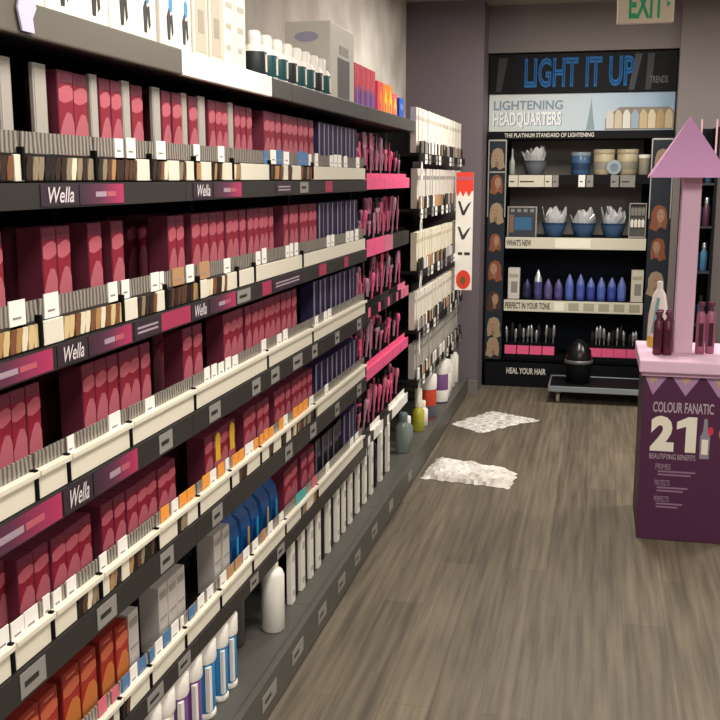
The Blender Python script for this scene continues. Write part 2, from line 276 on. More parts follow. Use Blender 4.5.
for i,bs in enumerate(TRAYS):
    rb=RZ[i][1]; n=len(bs)-1; lipt=.052; bt=.092
    for j in range(n):
        a,b=bs[j]+.002,bs[j+1]-.002
        has=[s for s in SWATCH[i] if s[0]<b and s[1]>a]
        desc='cream fronted tray' if not has else ('hair swatch fronted tray' if sum(min(b,s[1])-max(a,s[0]) for s in has)>.5*(b-a) else 'tray with cream and hair swatch front')
        pos=ORD[j]+' from the camera end' if j<n-1 else 'last before the pink brushes'
        t=thing('display_tray',f'{desc} on {ROWN[i]}, {pos}','tray',(0,a,rb),f'clear plastic trays on the {ROWN[i]}'); W=b-a
        q=MB(); q.box(-1.375,-1.032,0,W,.001,.006,black); q.box(-1.375,-1.37,0,W,.006,.06,black); q.build('tray_base',t)
        # lip pieces: cream wherever there is no swatch
        cuts=sorted([(max(a,s[0]),min(b,s[1])) for s in has]); cur=a; cre=[]
        for c0,c1 in cuts:
            if c0-cur>.012: cre.append((cur,c0))
            cur=c1
        if b-cur>.012: cre.append((cur,b))
        q=MB(); q.box(-1.032,-1.0245,0,W,.001,lipt,black if i<1 else railm)
        for c0,c1 in cre:
            e=.012 if i>=1 and c1>b-.02 else .001
            q.box(-1.0244,-1.019,c0-a+.001,c1-a-e,.002,lipt-.002,cream,.0015)
        if i>=2: q.box(-1.03,-1.012,0,W,lipt-.004,lipt+.008,cream,.002)
        q.build('tray_lip',t)
        for c0,c1 in cuts:
            q=MB(); swatch(q,c0-a,c1-a,.002,lipt-.003,WARM if (i==1 and c0<2.0) else HAIR); q.build('hair_swatch_strip',t)
        q=MB(); q.box(-1.031,-1.027,0,W,lipt+.001,bt,bandm); q.build('clear_band',t)
        q=MB(); q.box(-1.034,-1.015,W-.012,W-.002,.004,lipt+.012,black2,.002); q.build('clip',t)
        for (yc,wd,c) in TAGS[i]:
            if a<=yc<b:
                h0=random.uniform(-.004,.004); wd=min(wd,.07)
                y_0=max(0.001,yc-a-wd/2); y_1=min(W-.001,yc-a+wd/2)
                q=MB(); q.box(-1.0268,-1.0245,y_0,y_1,lipt+.001-.012*(i in(0,1)),bt+.004+h0,TAGM[c]); q.rect((y_1-y_0)*.2,(y_1-y_0)*.7,.012,.016,(-1.0244,y_0,lipt),AY,AZ,greytag,.0005); q.build('price_tag',t)

# ---------------------------------------------------------------- cartons and bottles on the trays
FX=-1.062
A3,B3=(0,1,0),(0,0,1)
_P={}
def arch(w,h,cy,r): return [(cy-r,0),(cy+r,0)]+[(cy+r*math.cos(a),h+r*1.2*math.sin(a)) for a in [PI*k/8 for k in range(9)]]
def item_mesh(kind,w,h,seed=0):
    k=(kind,round(w,3),h,seed)
    if k in _P: return _P[k]
    q=MB(); D=.055; e=w/2; bv=.0012
    if kind=='red' or kind=='orange':
        m0,m1,m2,m3=(maroon,crimson,pinkp,rose2) if kind=='red' else (mat('carton rust','#8a2b22',.5),mat('carton brick','#a8332a',.5),mat('carton peach print','#cf6a4c',.5),mat('carton amber print','#c9773f',.5))
        q.box(-D,0,-e,e,0,h,m0,bv); O=(.0002,0,0)
        q.rect(-e*.93,e*.93,h*.02,h*.88,O,A3,B3,m1,.0008)
        q.rect(-e*.93,e*.93,h*.89,h*.98,O,A3,B3,darkred if kind=='red' else m0,.0008)
        q.poly([(-e*.93,h*.72),(-e*.3,h*.70),(e*.4,h*.72),(e*.93,h*.75),(e*.93,h*.84),(e*.45,h*.87),(-e*.2,h*.86),(-e*.93,h*.82)],(.001,0,0),A3,B3,m2,.0006)
        q.poly([(-e*.93,h*.02),(e*.93,h*.02),(e*.93,h*.52),(e*.6,h*.61),(e*.05,h*.62),(-e*.45,h*.54),(-e*.93,h*.42)],(.001,0,0),A3,B3,m3,.0006)
        q.rect(-e*.5,e*.5,h*.92,h*.945,(.001,0,0),A3,B3,maroon if kind=='red' else m2,.0006)
    elif kind=='panel':
        q.box(-.008,0,-e,e,0,h*1.02,greypanel,bv); q.rect(-e*.8,e*.8,h*.03,h*.985,(.0002,0,0),A3,B3,mat('panel face','#a9a299',.6),.0008)
    elif kind=='purple':
        p0=mat('carton violet','#30284a',.5,spec=.2); p1=mat('carton lilac edge','#8b8292',.5); p2=mat('carton deep violet','#262040',.5,spec=.2)
        q.box(-D,0,-e,e,0,h,p0,bv); q.rect(-e*.95,-e*.45,h*.02,h*.98,(.0002,0,0),A3,B3,p1,.0008); q.rect(-e*.3,e*.85,h*.05,h*.35,(.0002,0,0),A3,B3,mat('carton iris','#3d3668',.45),.0008); q.rect(-e*.3,e*.85,h*.36,h*.93,(.0002,0,0),A3,B3,p2,.0008)
    elif kind=='white':
        q.box(-D,0,-e,e,0,h,mat('carton white','#c5bdb6',.5),bv); q.rect(-e*.75,e*.75,h*.5,h*.53,(.0002,0,0),A3,B3,mat('carton grey print','#9a948f',.5),.0008); q.rect(-e*.75,e*.2,h*.1,h*.4,(.0002,0,0),A3,B3,mat('carton pale print','#c9c2bb',.5),.0008)
        q.rect(-e*.75,e*.75,h*.8,h*.9,(.0002,0,0),A3,B3,mat('carton grey print','#9a948f'),.0008)
    elif kind=='slate':
        s0=mat('bottle slate','#55555f',.35)
        q.lathe([(e*.8,0),(e*.92,.01),(e*.92,h*.68),(e*.45,h*.76),(e*.45,h*.8)],s0,(-e,0,0),14); q.lathe([(e*.5,h*.8),(e*.5,h*.97),(e*.3,h)],black,(-e,0,0),12)
        q.rect(-e*.2,e*.2,h*.2,h*.5,(-e*.07,0,0),A3,B3,white,.002)
    elif kind=='blue':
        b0=mat('pouch blue','#134a86',.3); b1=mat('pouch cyan','#3f9fc9',.3); b2=mat('pouch yellow','#c9a24a',.4)
        pts=[(0,.024),(.01,.03),(h*.6,.03),(h*.82,.022),(h*.93,.006),(h,.003)]
        vs=[];fs=[]
        for z,d in pts:
            ee=e*.96
            vs+=[(-.036-d,-ee*.8,z),(-.036-d,ee*.8,z),(-.036,ee,z),(-.036+d,ee*.8,z),(-.036+d,-ee*.8,z),(-.036,-ee,z)]
        for j in range(len(pts)-1):
            for i in range(6): fs.append((j*6+i,j*6+(i+1)%6,(j+1)*6+(i+1)%6,(j+1)*6+i))
        fs+= [tuple(range(5,-1,-1)),tuple(range(len(vs)-6,len(vs)))]
        q.add(vs,fs,b0); q.poly([(e*.3,.02),(e*.6,.02),(e*.6,h*.58),(e*.3,h*.58)],(-.0065,0,0),A3,B3,b1 if seed%2==0 else b2,.0015)
        q.rect(-e*.6,e*.1,h*.2,h*.45,(-.0065,0,0),A3,B3,mat('pouch deep','#0e3260',.3),.001)
    elif kind=='black':
        q.box(-D,0,-e,e,0,h,mat('carton black','#18161a',.4),bv); q.rect(-e*.9,-e*.5,h*.02,h*.98,(.0002,0,0),A3,B3,mat('carton smoke edge','#6d6872',.5),.0008); q.rect(-e*.2,e*.8,h*.6,h*.7,(.0002,0,0),A3,B3,mat('carton smoke print','#5a5470',.5),.0008)
    o=q.build('tmp'); me=o.data; bpy.data.objects.remove(o); _P[k]=me; return me
NM={'red':('hair_colour_carton','crimson hair colour carton','carton'),'orange':('hair_colour_carton','rust red hair colour carton','carton'),'panel':('divider_panel','tall pale grey divider panel','divider'),'purple':('toner_carton','dark violet carton with lilac edge','carton'),'white':('developer_carton','slim off-white carton','carton'),'slate':('developer_bottle','slate grey bottle','bottle'),'blue':('bleach_pouch','deep blue pouch with bright stripe','pouch'),'black':('toner_carton','narrow black carton with smoky edge','carton')}
PL={'red':'red cartons','orange':'rust cartons','panel':'grey dividers','purple':'violet cartons','white':'off-white cartons','slate':'grey bottles','blue':'blue pouches','black':'black cartons'}
yel=mat('yellow sticker','#e2b62c',.6)
for i,runs in enumerate(ROWS):
    z=RZ[i][1]+.0065; cnt={}; tot={}
    for r in runs: tot[r[2]]=tot.get(r[2],0)+1
    for (a,b,kind,n,sb) in runs:
        cnt[kind]=cnt.get(kind,0)+1; g=cnt[kind]; d=(b-a)/n
        wdt=d*.965; h=HB[i]
        if kind=='red' and n==1 and wdt>.062: wdt=.06
        for j in range(n):
            nm,lb,cat=NM[kind]
            back=', pushed back' if sb>.05 and kind!='slate' else ''
            yb=kind=='red' and i==3 and a<2.9 and b>2.55 and n==4 and j in(1,3)
            if kind=='panel': L=f'{lb}, {ORD[g-1]} from left among the red cartons, {ROWN[i]}'
            elif tot[kind]==1 and n==1: L=f'{lb}{back} on the {ROWN[i]}, only one of its colour there'
            elif tot[kind]==1: L=f'{lb}{back}, {ORD[j]} of {n} from left, {ROWN[i]}'
            elif n==1: L=f'{lb}{back}, alone as {ORD[g-1]} red block, {ROWN[i]}' if kind=='red' else f'{lb}{back}, alone as {ORD[g-1]} block of its colour on the {ROWN[i]}'
            else: L=f'{lb}{back}, {ORD[j]} from left in {ORD[g-1]} {PL[kind].split()[0]} block, {ROWN[i]}'
            if yb: L=L.replace('crimson hair colour carton','crimson carton with yellow sticker')
            hh=h*random.uniform(.985,1.0)
            me=item_mesh(kind,wdt,h,j if kind=='blue' else 0)
            o=bpy.data.objects.new(nm,me); COL.objects.link(o)
            yc=a+d*(j+.5)
            o.location=(FX-sb-random.uniform(0,.006),yc,z); tag(o,L,cat,f'{PL[kind]} on the {ROWN[i]}')
            if yb:
                q=MB(); q.poly([(-.018,.11),(.018,.11),(.018,.185),(0,.195),(-.018,.185)],(.0018,0,-.03),A3,B3,yel,.001); s=q.build('sticker',o); s['label']='yellow sticker'

# base deck goods
def white_tube(c,w): 
    q=MB(); e=w/2*.93; q.lathe([(e*.7,.0),(e*.95,.004),(e*.95,.035),(e*.8,.04)],white,(0,0,.0),14)
    return q
CAPN={'tubewhite':('white','#d8d2c8'),'tubepurple':('purple','#7d4a94'),'tubeblue':('bright blue','#2f86c4')}
pos={}
for (a,b,k) in TUBES:
    cn,hx=CAPN[k]; pos[k]=pos.get(k,0)+1; n=sum(1 for x in TUBES if x[2]==k); e=(b-a)/2*.93
    t=thing('hair_dye_tube',f'{cn} white capped hair dye tube on bottom deck, {ORD[pos[k]-1]} of {n} from left','tube',(-1.015-e,(a+b)/2,.1155),'white capped dye tubes on the bottom deck near the camera')
    q=MB(); q.lathe([(e*.8,0),(e*.9,.004),(e*.9,.018),(e*.85,.02)],white,n=16); q.build('base_ring',t)
    q=MB(); q.lathe([(e*.8,.0201),(e*.86,.03),(e*.86,.165),(e*.8,.172)],mat('tube '+cn,hx,.35),n=16); q.rect(-e*.8,-e*.35,.03,.165,(e*.55,0,0),A3,B3,white,e*.3); q.build('tube_body',t)
    q=MB(); q.lathe([(e*.95,.173),(e,.18),(e,.235),(e*.75,.247)],white,n=16); q.build('cap',t)
t=thing('developer_bottle','large plain white bottle standing alone on the grey bottom deck','bottle',(-1.035,BOTTLE[1]-.01,.1155))
q=MB(); q.lathe([(.034,0),(.04,.006),(.041,.2),(.034,.218),(.018,.225)],white,n=24); q.build('bottle_body',t); q=MB(); q.lathe([(.02,.2252),(.02,.246),(.017,.249)],cream,n=20); q.build('cap',t)
t=thing('developer_bottle','smoky grey bottle behind the plain white bottle on the bottom deck','bottle',(-1.13,BOTTLE[0]-.02,.1155))
q=MB(); q.lathe([(.034,0),(.04,.006),(.041,.18),(.02,.2)],mat('smoky plastic','#4d4b49',.3),n=20); q.build('bottle_body',t); q=MB(); q.lathe([(.02,.2003),(.02,.225)],black,n=16); q.build('cap',t)
cardm=mat('card white','#ece6da',.5); cpm=mat('card grey','#b9b2a8',.5)
for j,(a,b) in enumerate(CARDS):
    w_=min(b-a,.045)
    q=MB(); q.box(-.02,0,-w_/2,w_/2,0,.262,cardm,.002); q.rect(-w_*.3,w_*.3,.16,.19,(.0002,0,0),A3,B3,cpm,.0008); q.rect(-w_*.3,w_*.3,.03,.05,(.0002,0,0),A3,B3,cpm,.0008)
    o=q.build('perm_carton',None,(-1.03,(a+b)/2,.1155))
    tag(o,f'narrow white carton on the bottom deck, {ORD[j]} to the right of the plain white bottle','carton','narrow white cartons on the bottom deck')
    if j<len(CARDS)-1:
        m0_=(a+b)/2; m1_=sum(CARDS[j+1])/2; g0=m0_+min(b-a,.045)/2+.003; g1=m1_-min(CARDS[j+1][1]-CARDS[j+1][0],.045)/2-.003; e=min((g1-g0)/2,.034)
        if e>.012:
            t=thing('perm_bottle',f'black bottle on the bottom deck, {ORD[j]} to the right of the plain white bottle','bottle',(-1.032-e,(g0+g1)/2,.1155),'black bottles between the white cartons')
            q=MB(); q.lathe([(e*.85,0),(e*.97,.006),(e*.97,.21),(e*.6,.23)],mat('bottle black','#17151a',.3),n=14); q.build('bottle_body',t)
            q=MB(); q.lathe([(e*.6,.2302),(e*.6,.255),(e*.5,.26)],black,n=12); q.build('cap',t)

# ---------------------------------------------------------------- pink brush bay
pinkhot=mat('hot pink plastic','#ee5f8d',.45); pinkd=mat('dusty pink plastic','#cf7490',.45); lilacs=mat('mauve plastic','#b58aa0',.45); bristle=mat('bristle black','#161415',.7)
y0,y1=4.43,5.62; W=y1-y0
t=thing('shelving_bay','black shelving bay holding bins of pink brushes','shelving',(0,y0,0),'black shelving bays along the left wall')
q=MB(); q.box(-1.44,-1.42,.002,W-.002,0,1.96,black2); q.build('back_panel',t)
for yy in (.001,W-.021): q=MB(); q.box(-1.42,-1.38,yy,yy+.02,.115,1.90,black); q.build('upright',t)
q=MB(); q.box(-1.42,-.945,.001,W-.001,.09,.115,deckm); q.box(-.95,-.93,.001,W-.001,.012,.135,deckm); q.box(-1.42,-.97,.001,W-.001,0,.012,black2); bd=q.build('base_deck',t)
for yy in (.12,.62): q=MB(); q.rect(0,.09,0,.05,(-.9295,yy,.05),AY,AZ,greytag); q.build('price_label',bd)
for i,(z0,z1) in enumerate(RZ):
    q=MB(); q.box(-1.419,-1.05,.022,W-.022,z1-.02,z1-.001,black); q.box(-1.05,-1.041,.001,W-.001,z0+.01,z1-.001,black); q.build('shelf',t)
q=MB(); q.box(-1.419,-1.03,.002,W-.002,1.90,1.918,black); s=q.build('top_shelf',t)
q=MB(); q.box(-1.03,-1.012,.001,W-.001,TOPZ[0],TOPZ[1],canopyd,.004); q.build('shelf_lip',s)
NB=5; bw=(W-.06)/NB
lipcol={0:[pinkhot]*5,1:[pinkhot,pinkhot,pinkd,railm,railm],2:[black,black,railm,black,pinkd],3:[pinkhot]*5,4:[railm,white,railm,white,white]}
lipn={0:['hot pink']*5,1:['hot pink','hot pink','dusty pink','charcoal','charcoal'],2:['black','black','charcoal','black','dusty pink'],3:['hot pink']*5,4:['charcoal','white','charcoal','white','white']}
def brush_proto(pm,hh,kind):
    r=thing('tint_brush','','brush')
    q=MB(); q.lathe([(.004,0),(.0065,.01),(.005,hh*.35),(.009,hh*.6),(.009,hh*.66)],pm,n=8); q.build('handle',r)
    if kind==0: q=MB(); q.box(-.006,.006,-.022,.022,hh*.66,hh*.76,pm,.002); q.box(-.004,.004,-.02,.02,hh*.76,hh,bristle); q.build('bristle_head',r)
    elif kind==1: q=MB(); q.box(-.003,.003,-.016,.016,hh*.66,hh*.72,pm,.001); [q.box(-.002,.002,-.016+.0045*k_,-.0135+.0045*k_,hh*.72,hh,pm) for k_ in range(8)]; q.build('comb_teeth',r)
    else: q=MB(); q.lathe([(.009,hh*.66),(.014,hh*.72),(.014,hh*.95),(.006,hh)],pm,n=10); q.build('round_head',r)
    return r
protos=[]
for pm in (pinkhot,pinkd,lilacs):
    for kd in range(3): protos.append((brush_proto(pm,.19,kd),('hot pink','dusty pink','mauve')[(pinkhot,pinkd,lilacs).index(pm)],('flat tint brush','comb','round brush')[kd],('brush','comb','brush')[kd],('tint_brush','tail_comb','round_brush')[kd]))
usedp=set()
HT={0:[.9,1.2,1.0,.95,.8],1:[.95,.8,1.15,1.1,1.2],2:[.9,.75,1.1,1.1,1.0],3:[.8,1.05,.95,.9,.85],4:[.8,.95,.9,.85,.9]}
for i in range(5):
    z=RZ[i][1]
    for b in range(NB):
        yb=y0+.03+b*bw
        t=thing('brush_bin',f'{lipn[i][b]} fronted bin of brushes, {ORD[b]} from left on {ROWN[i].replace("tray","brush")}','bin',(-1.055,yb,z),'pink brush bins')
        q=MB(); B0=bw-.006; dk=black
        q.box(-.16,0,0,B0,.0005,.004,dk); q.box(-.16,-.156,0,B0,.004,.06,dk); q.box(-.156,-.004,0,.003,.004,.045,dk); q.box(-.156,-.004,B0-.003,B0,.004,.045,dk); q.build('bin_body',t)
        q=MB(); q.box(-.004,.0199,0,B0,.0005,.0035,lipcol[i][b]); q.box(.0158,.02,0,B0,-.045,.01 if i!=1 else .03,lipcol[i][b],.001); q.box(-.004,.0,0,B0,.0035,.03,lipcol[i][b]); q.build('bin_front',t)
        if i in (2,4): q=MB(); q.box(.0203,.0215,B0*.4,B0*.62,-.04,.005,tagw if i==4 else pinkhot); q.build('price_tag',t)
        nb=6 if b<4 else 5
        for j in range(nb):
            p,cn,kn,cat,nm=random.choice(protos)
            r=p if id(p) not in usedp else copy_tree(p)
            usedp.add(id(p)); r.name=nm
            r.location=(-1.055-.03-.03*((j*7+i)%3),yb+B0*(j+.6)/(nb+.2),z+.0045)
            s=min(1.14,HT[i][b]*random.uniform(.85,1.12))
            r.scale=(.85,.85,s); r.rotation_euler=(random.uniform(-.05,.05),random.uniform(-.04,.1),random.uniform(-.4,.4))
            tag(r,f'{cn} {kn}, {ORD[j]} from left in {ORD[b]} bin of the {ROWN[i].replace("tray","brush")}',cat,'pink brushes and combs in bins')
for p in protos:
    if id(p[0]) not in usedp:
        for c in list(p[0].children): bpy.data.objects.remove(c)
        bpy.data.objects.remove(p[0])

# ---------------------------------------------------------------- far bays of white cartons
FZ=[(1.742,1.79),(1.433,1.478),(1.08,1.125),(.734,.78),(.443,.488)]
SX=-.985
FN=['top white carton shelf','second white carton shelf','third white carton shelf','fourth white carton shelf','lowest white carton shelf']
FB=[(5.622,6.60,'shelving bay of white cartons right after the pink brush bay'),(6.60,7.58,'last shelving bay of white cartons, touching the purple pier')]
for bi,(y0,y1,lb) in enumerate(FB):
    t=thing('shelving_bay',lb,'shelving',(0,y0,0),'black shelving bays along the left wall'); W=y1-y0
    q=MB(); q.box(-1.44,-1.42,.002,W-.002,0,2.02,black2); q.build('back_panel',t)
    for yy in (.001,W-.021): q=MB(); q.box(-1.42,-1.38,yy,yy+.02,.115,2.0,black); q.build('upright',t)
    q=MB(); q.box(-1.42,-.945,.001,W-.001,.09,.115,deckm); q.box(-.95,-.93,.001,W-.001,.012,.135,deckm); q.box(-1.42,-.97,.001,W-.001,0,.012,black2); q.build('base_deck',t)
    for i,(z0,z1) in enumerate(FZ):
        q=MB(); q.box(-1.419,SX-.012,.022,W-.022,z1-.02,z1-.001,black); q.box(SX-.012,SX,.001,W-.001,z0,z1-.001,black); s=q.build('shelf',t)
        q=MB(); rr_=random.Random(50+i+bi*9); xx_=.03
        while xx_<W-.06:
            w__=rr_.choice((.012,.018,.03,.045)); c__=rr_.choice((0,0,1,2,3,4))
            q.box(SX-.008,SX-.002,xx_,xx_+w__,z1,z1+.06+.012*rr_.random(),[railm,black,tagw,tagk,greytag][c__]); xx_+=w__+.0005
        q.build('tray_front',s)
        for j in range(7):
            if (j+i)%3: 
                q=MB(); q.rect(0,.075,0,.055,(SX+.0005,.05+j*.13,z0-.012),AY,AZ,tagw if (i+j)%2 else greytag); q.rect(.01,.05,.02,.03,(SX+.0022,.05+j*.13,z0-.012),AY,AZ,railm,.0005); q.build('price_label',s)
WV=[('white','#e9e2d4','#b9b0a2'),('cream','#e4dcc6','#c7b89a'),('pale grey','#cfc9c0','#8f8a84'),('ivory','#ebe4d6','#b98a6a'),('silver grey','#b3aea6','#7b7772')]
def far_carton(w,h,base,pr_,low):
    q=MB(); q.box(-.035,0,-w/2,w/2,0,h,base,.0015); q.rect(-w*.36,w*.36,h*.72,h*.82,(.0002,0,0),A3,B3,pr_,.0008); q.rect(-w*.36,w*.36,h*.06,h*.26,(.0002,0,0),A3,B3,low,.0008)
    o=q.build('tmp'); me=o.data; bpy.data.objects.remove(o); return me
FR=[(.25,.062,0,['#b9ad98','#7c5a48']),(.225,.062,2,['#c9c2b6','#a8706a']),(.215,.062,1,['#d8b84e','#c97f4a']),(.215,.062,0,['#d9b6ac','#c98a80']),(.205,.062,4,['#8f8a82','#77727a'])]
for i,(h,pw,v,lows) in enumerate(FR):
    n=30; ya,yb=5.66,7.5; d=(yb-ya)/n
    nm_,c1,c2=WV[v]
    m0=mat('far carton '+nm_,c1,.5); m1=mat('far print '+nm_,c2,.5)
    lowm=[mat(f'far low print {i}{k_}',x,.5) for k_,x in enumerate(lows)]
    mes=[far_carton(d*.93,h,m0,m1,lowm[k_]) for k_ in range(2)]
    for j in range(n):
        if (i,j) in ((2,24),(2,25),(3,27),(4,22),(1,26)): continue
        late=j>19
        o=bpy.data.objects.new('perm_carton',mes[1 if late else 0]); COL.objects.link(o)
        o.location=(SX-.018-random.uniform(0,.01)-(0 if late else .0),ya+d*(j+.5),FZ[i][1]+.0005)
        half='near bay' if j<15 else 'far bay'
        jj=j if j<15 else j-15
        tag(o,f'slim {nm_} carton, {ORD[jj]} from left on the {FN[i]}, {half}','carton',f'slim cartons on the {FN[i]}')
for i,(z_,tall) in enumerate(((1.70,0),(1.40,0),(1.06,0),(.70,1),(.40,1))):
    q=MB(); O=(SX+.002,5.64,z_-.06)
    if tall: q.poly([(.012,0),(.026,.012),(.03,.035),(.022,.06),(.015,.13),(.009,.13),(.004,.06),(-.006,.035),(-.002,.012)],O,AY,AZ,tagw,.004)
    else: q.poly([(0,0),(.05,0),(.06,.03),(.052,.075),(.04,.1),(.02,.1),(.012,.07),(-.006,.04)],O,AY,AZ,tagw,.004); q.ell(.025,.045,.012,.02,(SX+.0065,5.64,z_-.06),AY,AZ,greytag,.0006)
    tag(q.build('hang_tag'),f'white {"teardrop" if tall else "rounded"} tag hanging beside the brushes from the {FN[i]}','tag','white tags beside the brush bay')
# bottles on the far base deck
def bottle(label,loc,r,h,body,capm,cap_h,name='shampoo_bottle',band_=None,cat='bottle'):
    t=thing(name,label,cat,loc)
    q=MB(); hb=h-cap_h; q.lathe([(r*.85,0),(r,.008),(r,hb*.85),(r*.6,hb*.98),(r*.55,hb)],body,n=20); q.build('bottle_body',t)
    q=MB(); q.lathe([(r*.62,hb),(r*.62,h-.004),(r*.5,h)],capm,n=16); q.build('cap',t)
    if band_: q=MB(); q.lathe([(r*1.01,hb*.2),(r*1.015,hb*.22),(r*1.015,hb*.7),(r*1.01,hb*.72)],band_,n=20,cap=False); q.build('label_band',t)
glass=mat('smoke glass','#8b9690',.15,alpha=.75)
bottle('cloudy grey bottle on bottom deck below the last pink brushes',(-1.03,5.42,.1155),.043,.23,glass,mat('cap grey','#5c6a68',.3),.05)
bottle('small cloudy bottle beside the bigger cloudy grey bottle on the deck',(-1.03,5.55,.1155),.035,.18,glass,white,.04)
bottle('yellow green bottle with pale cap on the far bottom deck',(-1.03,5.92,.1155),.038,.27,mat('lime plastic','#b6b13c',.35),mat('cap pale','#eee8cf',.4),.12)
bottle('short white bottle between yellow bottle and red jar on the deck',(-1.03,6.06,.1155),.038,.16,white,cream,.04)
def jar(label,loc,r,h,bm_,lm,bot=None):
    t=thing('treatment_jar',label,'jar',loc)
    q=MB(); q.lathe([(r*.9,0),(r,.01),(r,h*.66),(r*.96,h*.68)],bm_,n=22); q.build('jar_body',t)
    q=MB(); q.lathe([(r*1.03,h*.68),(r*1.05,h*.7),(r*1.05,h*.97),(r*.98,h)],lm,n=22); q.build('lid',t)
    if bot: q=MB(); q.lathe([(r*1.01,.012),(r*1.015,.014),(r*1.015,h*.3),(r*1.01,h*.31)],bot,n=22,cap=False); q.build('label_band',t)
jar('orange red jar with tall white lid on the far bottom deck',(-1.03,6.26,.1155),.058,.29,mat('jar orange red','#c9472f',.35),white,mat('jar band slate','#565a66',.5))
jar('purple jar with white lid and white band on the far deck',(-1.03,6.75,.1155),.064,.30,mat('jar purple','#7a5288',.35),white,white)
jar('plain white jar just behind the purple jar on the deck',(-1.03,6.92,.1155),.055,.27,white,white)
bottle('slim white bottle near the pier, first after the white jar',(-1.03,7.12,.1155),.04,.27,white,black,.05)
bottle('slim cream bottle near the pier, second after the white jar',(-1.03,7.28,.1155),.04,.3,cream,black,.05)
bottle('slim white bottle standing closest to the purple pier on the deck',(-1.03,7.45,.1155),.04,.3,white,mat('cap steel','#8c8880',.3,.6),.06)
# flag sign on the shelf edge
signr=mat('sign red','#e2412f',.5); signw=mat('sign white','#f1ece4',.5); signk=mat('sign ink','#3a3836',.6)
AX=(1,0,0)
t=thing('sale_sign','tall white shelf flag sign with red top and red disc, before the pier','sign',(-.984,7.12,.86))
q=MB(); q.box(0,.122,0,.006,0,.83,signw); q.build('sign_board',t)
q=MB(); q.poly([(0,.83),(0,.70)]+[((k_+.5)*.122/6 if k_%2 else (k_+.5)*.122/6,.66 if k_%2==0 else .70) for k_ in range(6)]+[(.122,.70),(.122,.83)],(0,-.0005,0),AX,AZ,signr,.001); q.rect(0,.122,.775,.80,(0,-.0016,0),AX,AZ,pinkp,.0008); q.build('red_fringe',t)
q=MB(); q.ell(.061,.075,.052,.068,(0,-.0005,0),AX,AZ,signr,.001); q.ell(.058,.07,.02,.03,(0,-.0016,0),AX,AZ,mat('sign olive','#6d5a2e',.6),.0006); q.build('red_disc',t)
q=MB()
for (z_,hh_) in ((.53,.1),(.36,.09),(.25,.02)):
    if hh_>.05: q.poly([(.015,z_+hh_),(.03,z_+hh_),(.055,z_+.03),(.085,z_+hh_*.8),(.11,z_+hh_),(.062,z_),(.045,z_)],(0,-.0005,0),AX,AZ,signk,.0008)
    else: q.rect(.02,.05,z_,z_+hh_,(0,-.0005,0),AX,AZ,signk,.0008); q.rect(.065,.105,z_,z_+hh_,(0,-.0005,0),AX,AZ,signk,.0008)
q.build('lettering',t)
q=MB(); q.box(-.0005,.012,.006,.012,.4,.44,steel); q.build('clip',t)

# ---------------------------------------------------------------- goods on top of the shelving
TZ=1.9185
toolk=mat('print black','#2b2826',.5); toolb=mat('print blue','#3d8fc0',.5); cw=mat('carton bright white','#f3efe2',.5); cw2=mat('carton ivory','#e6dfcd',.5); cg=mat('carton greige','#c6b9a6',.5)
def tool_carton(y0,y1,h,label,kind):
    w_=y1-y0-.006
    q=MB(); m=cw if kind!='g' else cw2; q.box(-.24,0,-w_/2,w_/2,0,h,m,.003); O=(.0004,0,0)
    if kind=='t':
        nn=max(1,int(w_/.09))
        for k_ in range(nn):
            c=-w_/2+w_*(k_+.5)/nn
            q.poly([(c-.008,.075),(c+.006,.075),(c+.013,.125),(c+.004,.155),(c-.012,.13)],O,A3,B3,toolk,.0008)
            q.poly([(c+.018,.085),(c+.028,.095),(c+.024,.14),(c+.012,.135)],O,A3,B3,toolk,.0008)
            q.ell(c+.014,.165,.012,.022,O,A3,B3,toolb,.0008,12)
    elif kind=='g':
        q.rect(-w_*.36,w_*.36,.07,h*.8,O,A3,B3,cg,.0008); q.rect(-w_*.2,w_*.2,.12,h*.6,(.0013,0,0),A3,B3,mat('print beige','#a99b8a',.5),.0006)
    else:
        for k_ in range(3): q.rect(-w_*.3,w_*(.1+.1*k_),.1+.06*k_,.115+.06*k_,O,A3,B3,cg,.0008)
    tag(q.build('styling_tool_carton',None,(-1.075,(y0+y1)/2,TZ)),label,'carton','white tool cartons on top of the shelving')
for j,(a,b,h,k_) in enumerate([(1.36,1.62,.34,'p'),(1.62,1.86,.36,'p'),(1.86,2.13,.36,'t'),(2.13,2.38,.36,'t'),(2.40,2.60,.36,'t'),(2.61,2.72,.30,'g'),(2.73,2.83,.29,'g'),(2.84,2.93,.33,'p'),(2.935,3.03,.36,'p')]):
    kn={'p':'plain white carton','t':'white carton printed with styling tools','g':'ivory carton with greige panel'}[k_]
    tool_carton(a,b,h,f'{kn} atop the shelving, {ORD[j]} from left of pale cartons',k_)
teal=mat('teal label','#1f4d4f',.4)
for j in range(8):
    yc=3.13+j*.112
    t=thing('styling_bottle',f'white capped bottle with dark teal label on top shelf, {ORD[j]} from left','bottle',(-1.085,yc,TZ),'teal labelled bottles on top of the shelving')
    q=MB(); q.lathe([(.036,0),(.04,.006),(.04,.13),(.03,.145)],white,n=18); q.build('bottle_body',t)
    q=MB(); q.lathe([(.0405,.055),(.041,.057),(.041,.122),(.0405,.124)],teal if j%3 else mat('label ink','#22282b',.4),n=18,cap=False); q.rect(-.008,.008,.062,.115,(.0405,0,0),A3,B3,white,.001); q.build('label_band',t)
    q=MB(); q.lathe([(.022,.145),(.022,.185),(.016,.19)],white,n=14); q.build('cap',t)
t=thing('styling_bottle','slim white bottle with teal label standing behind the front bottle row','bottle',(-1.2,3.2,TZ)); 
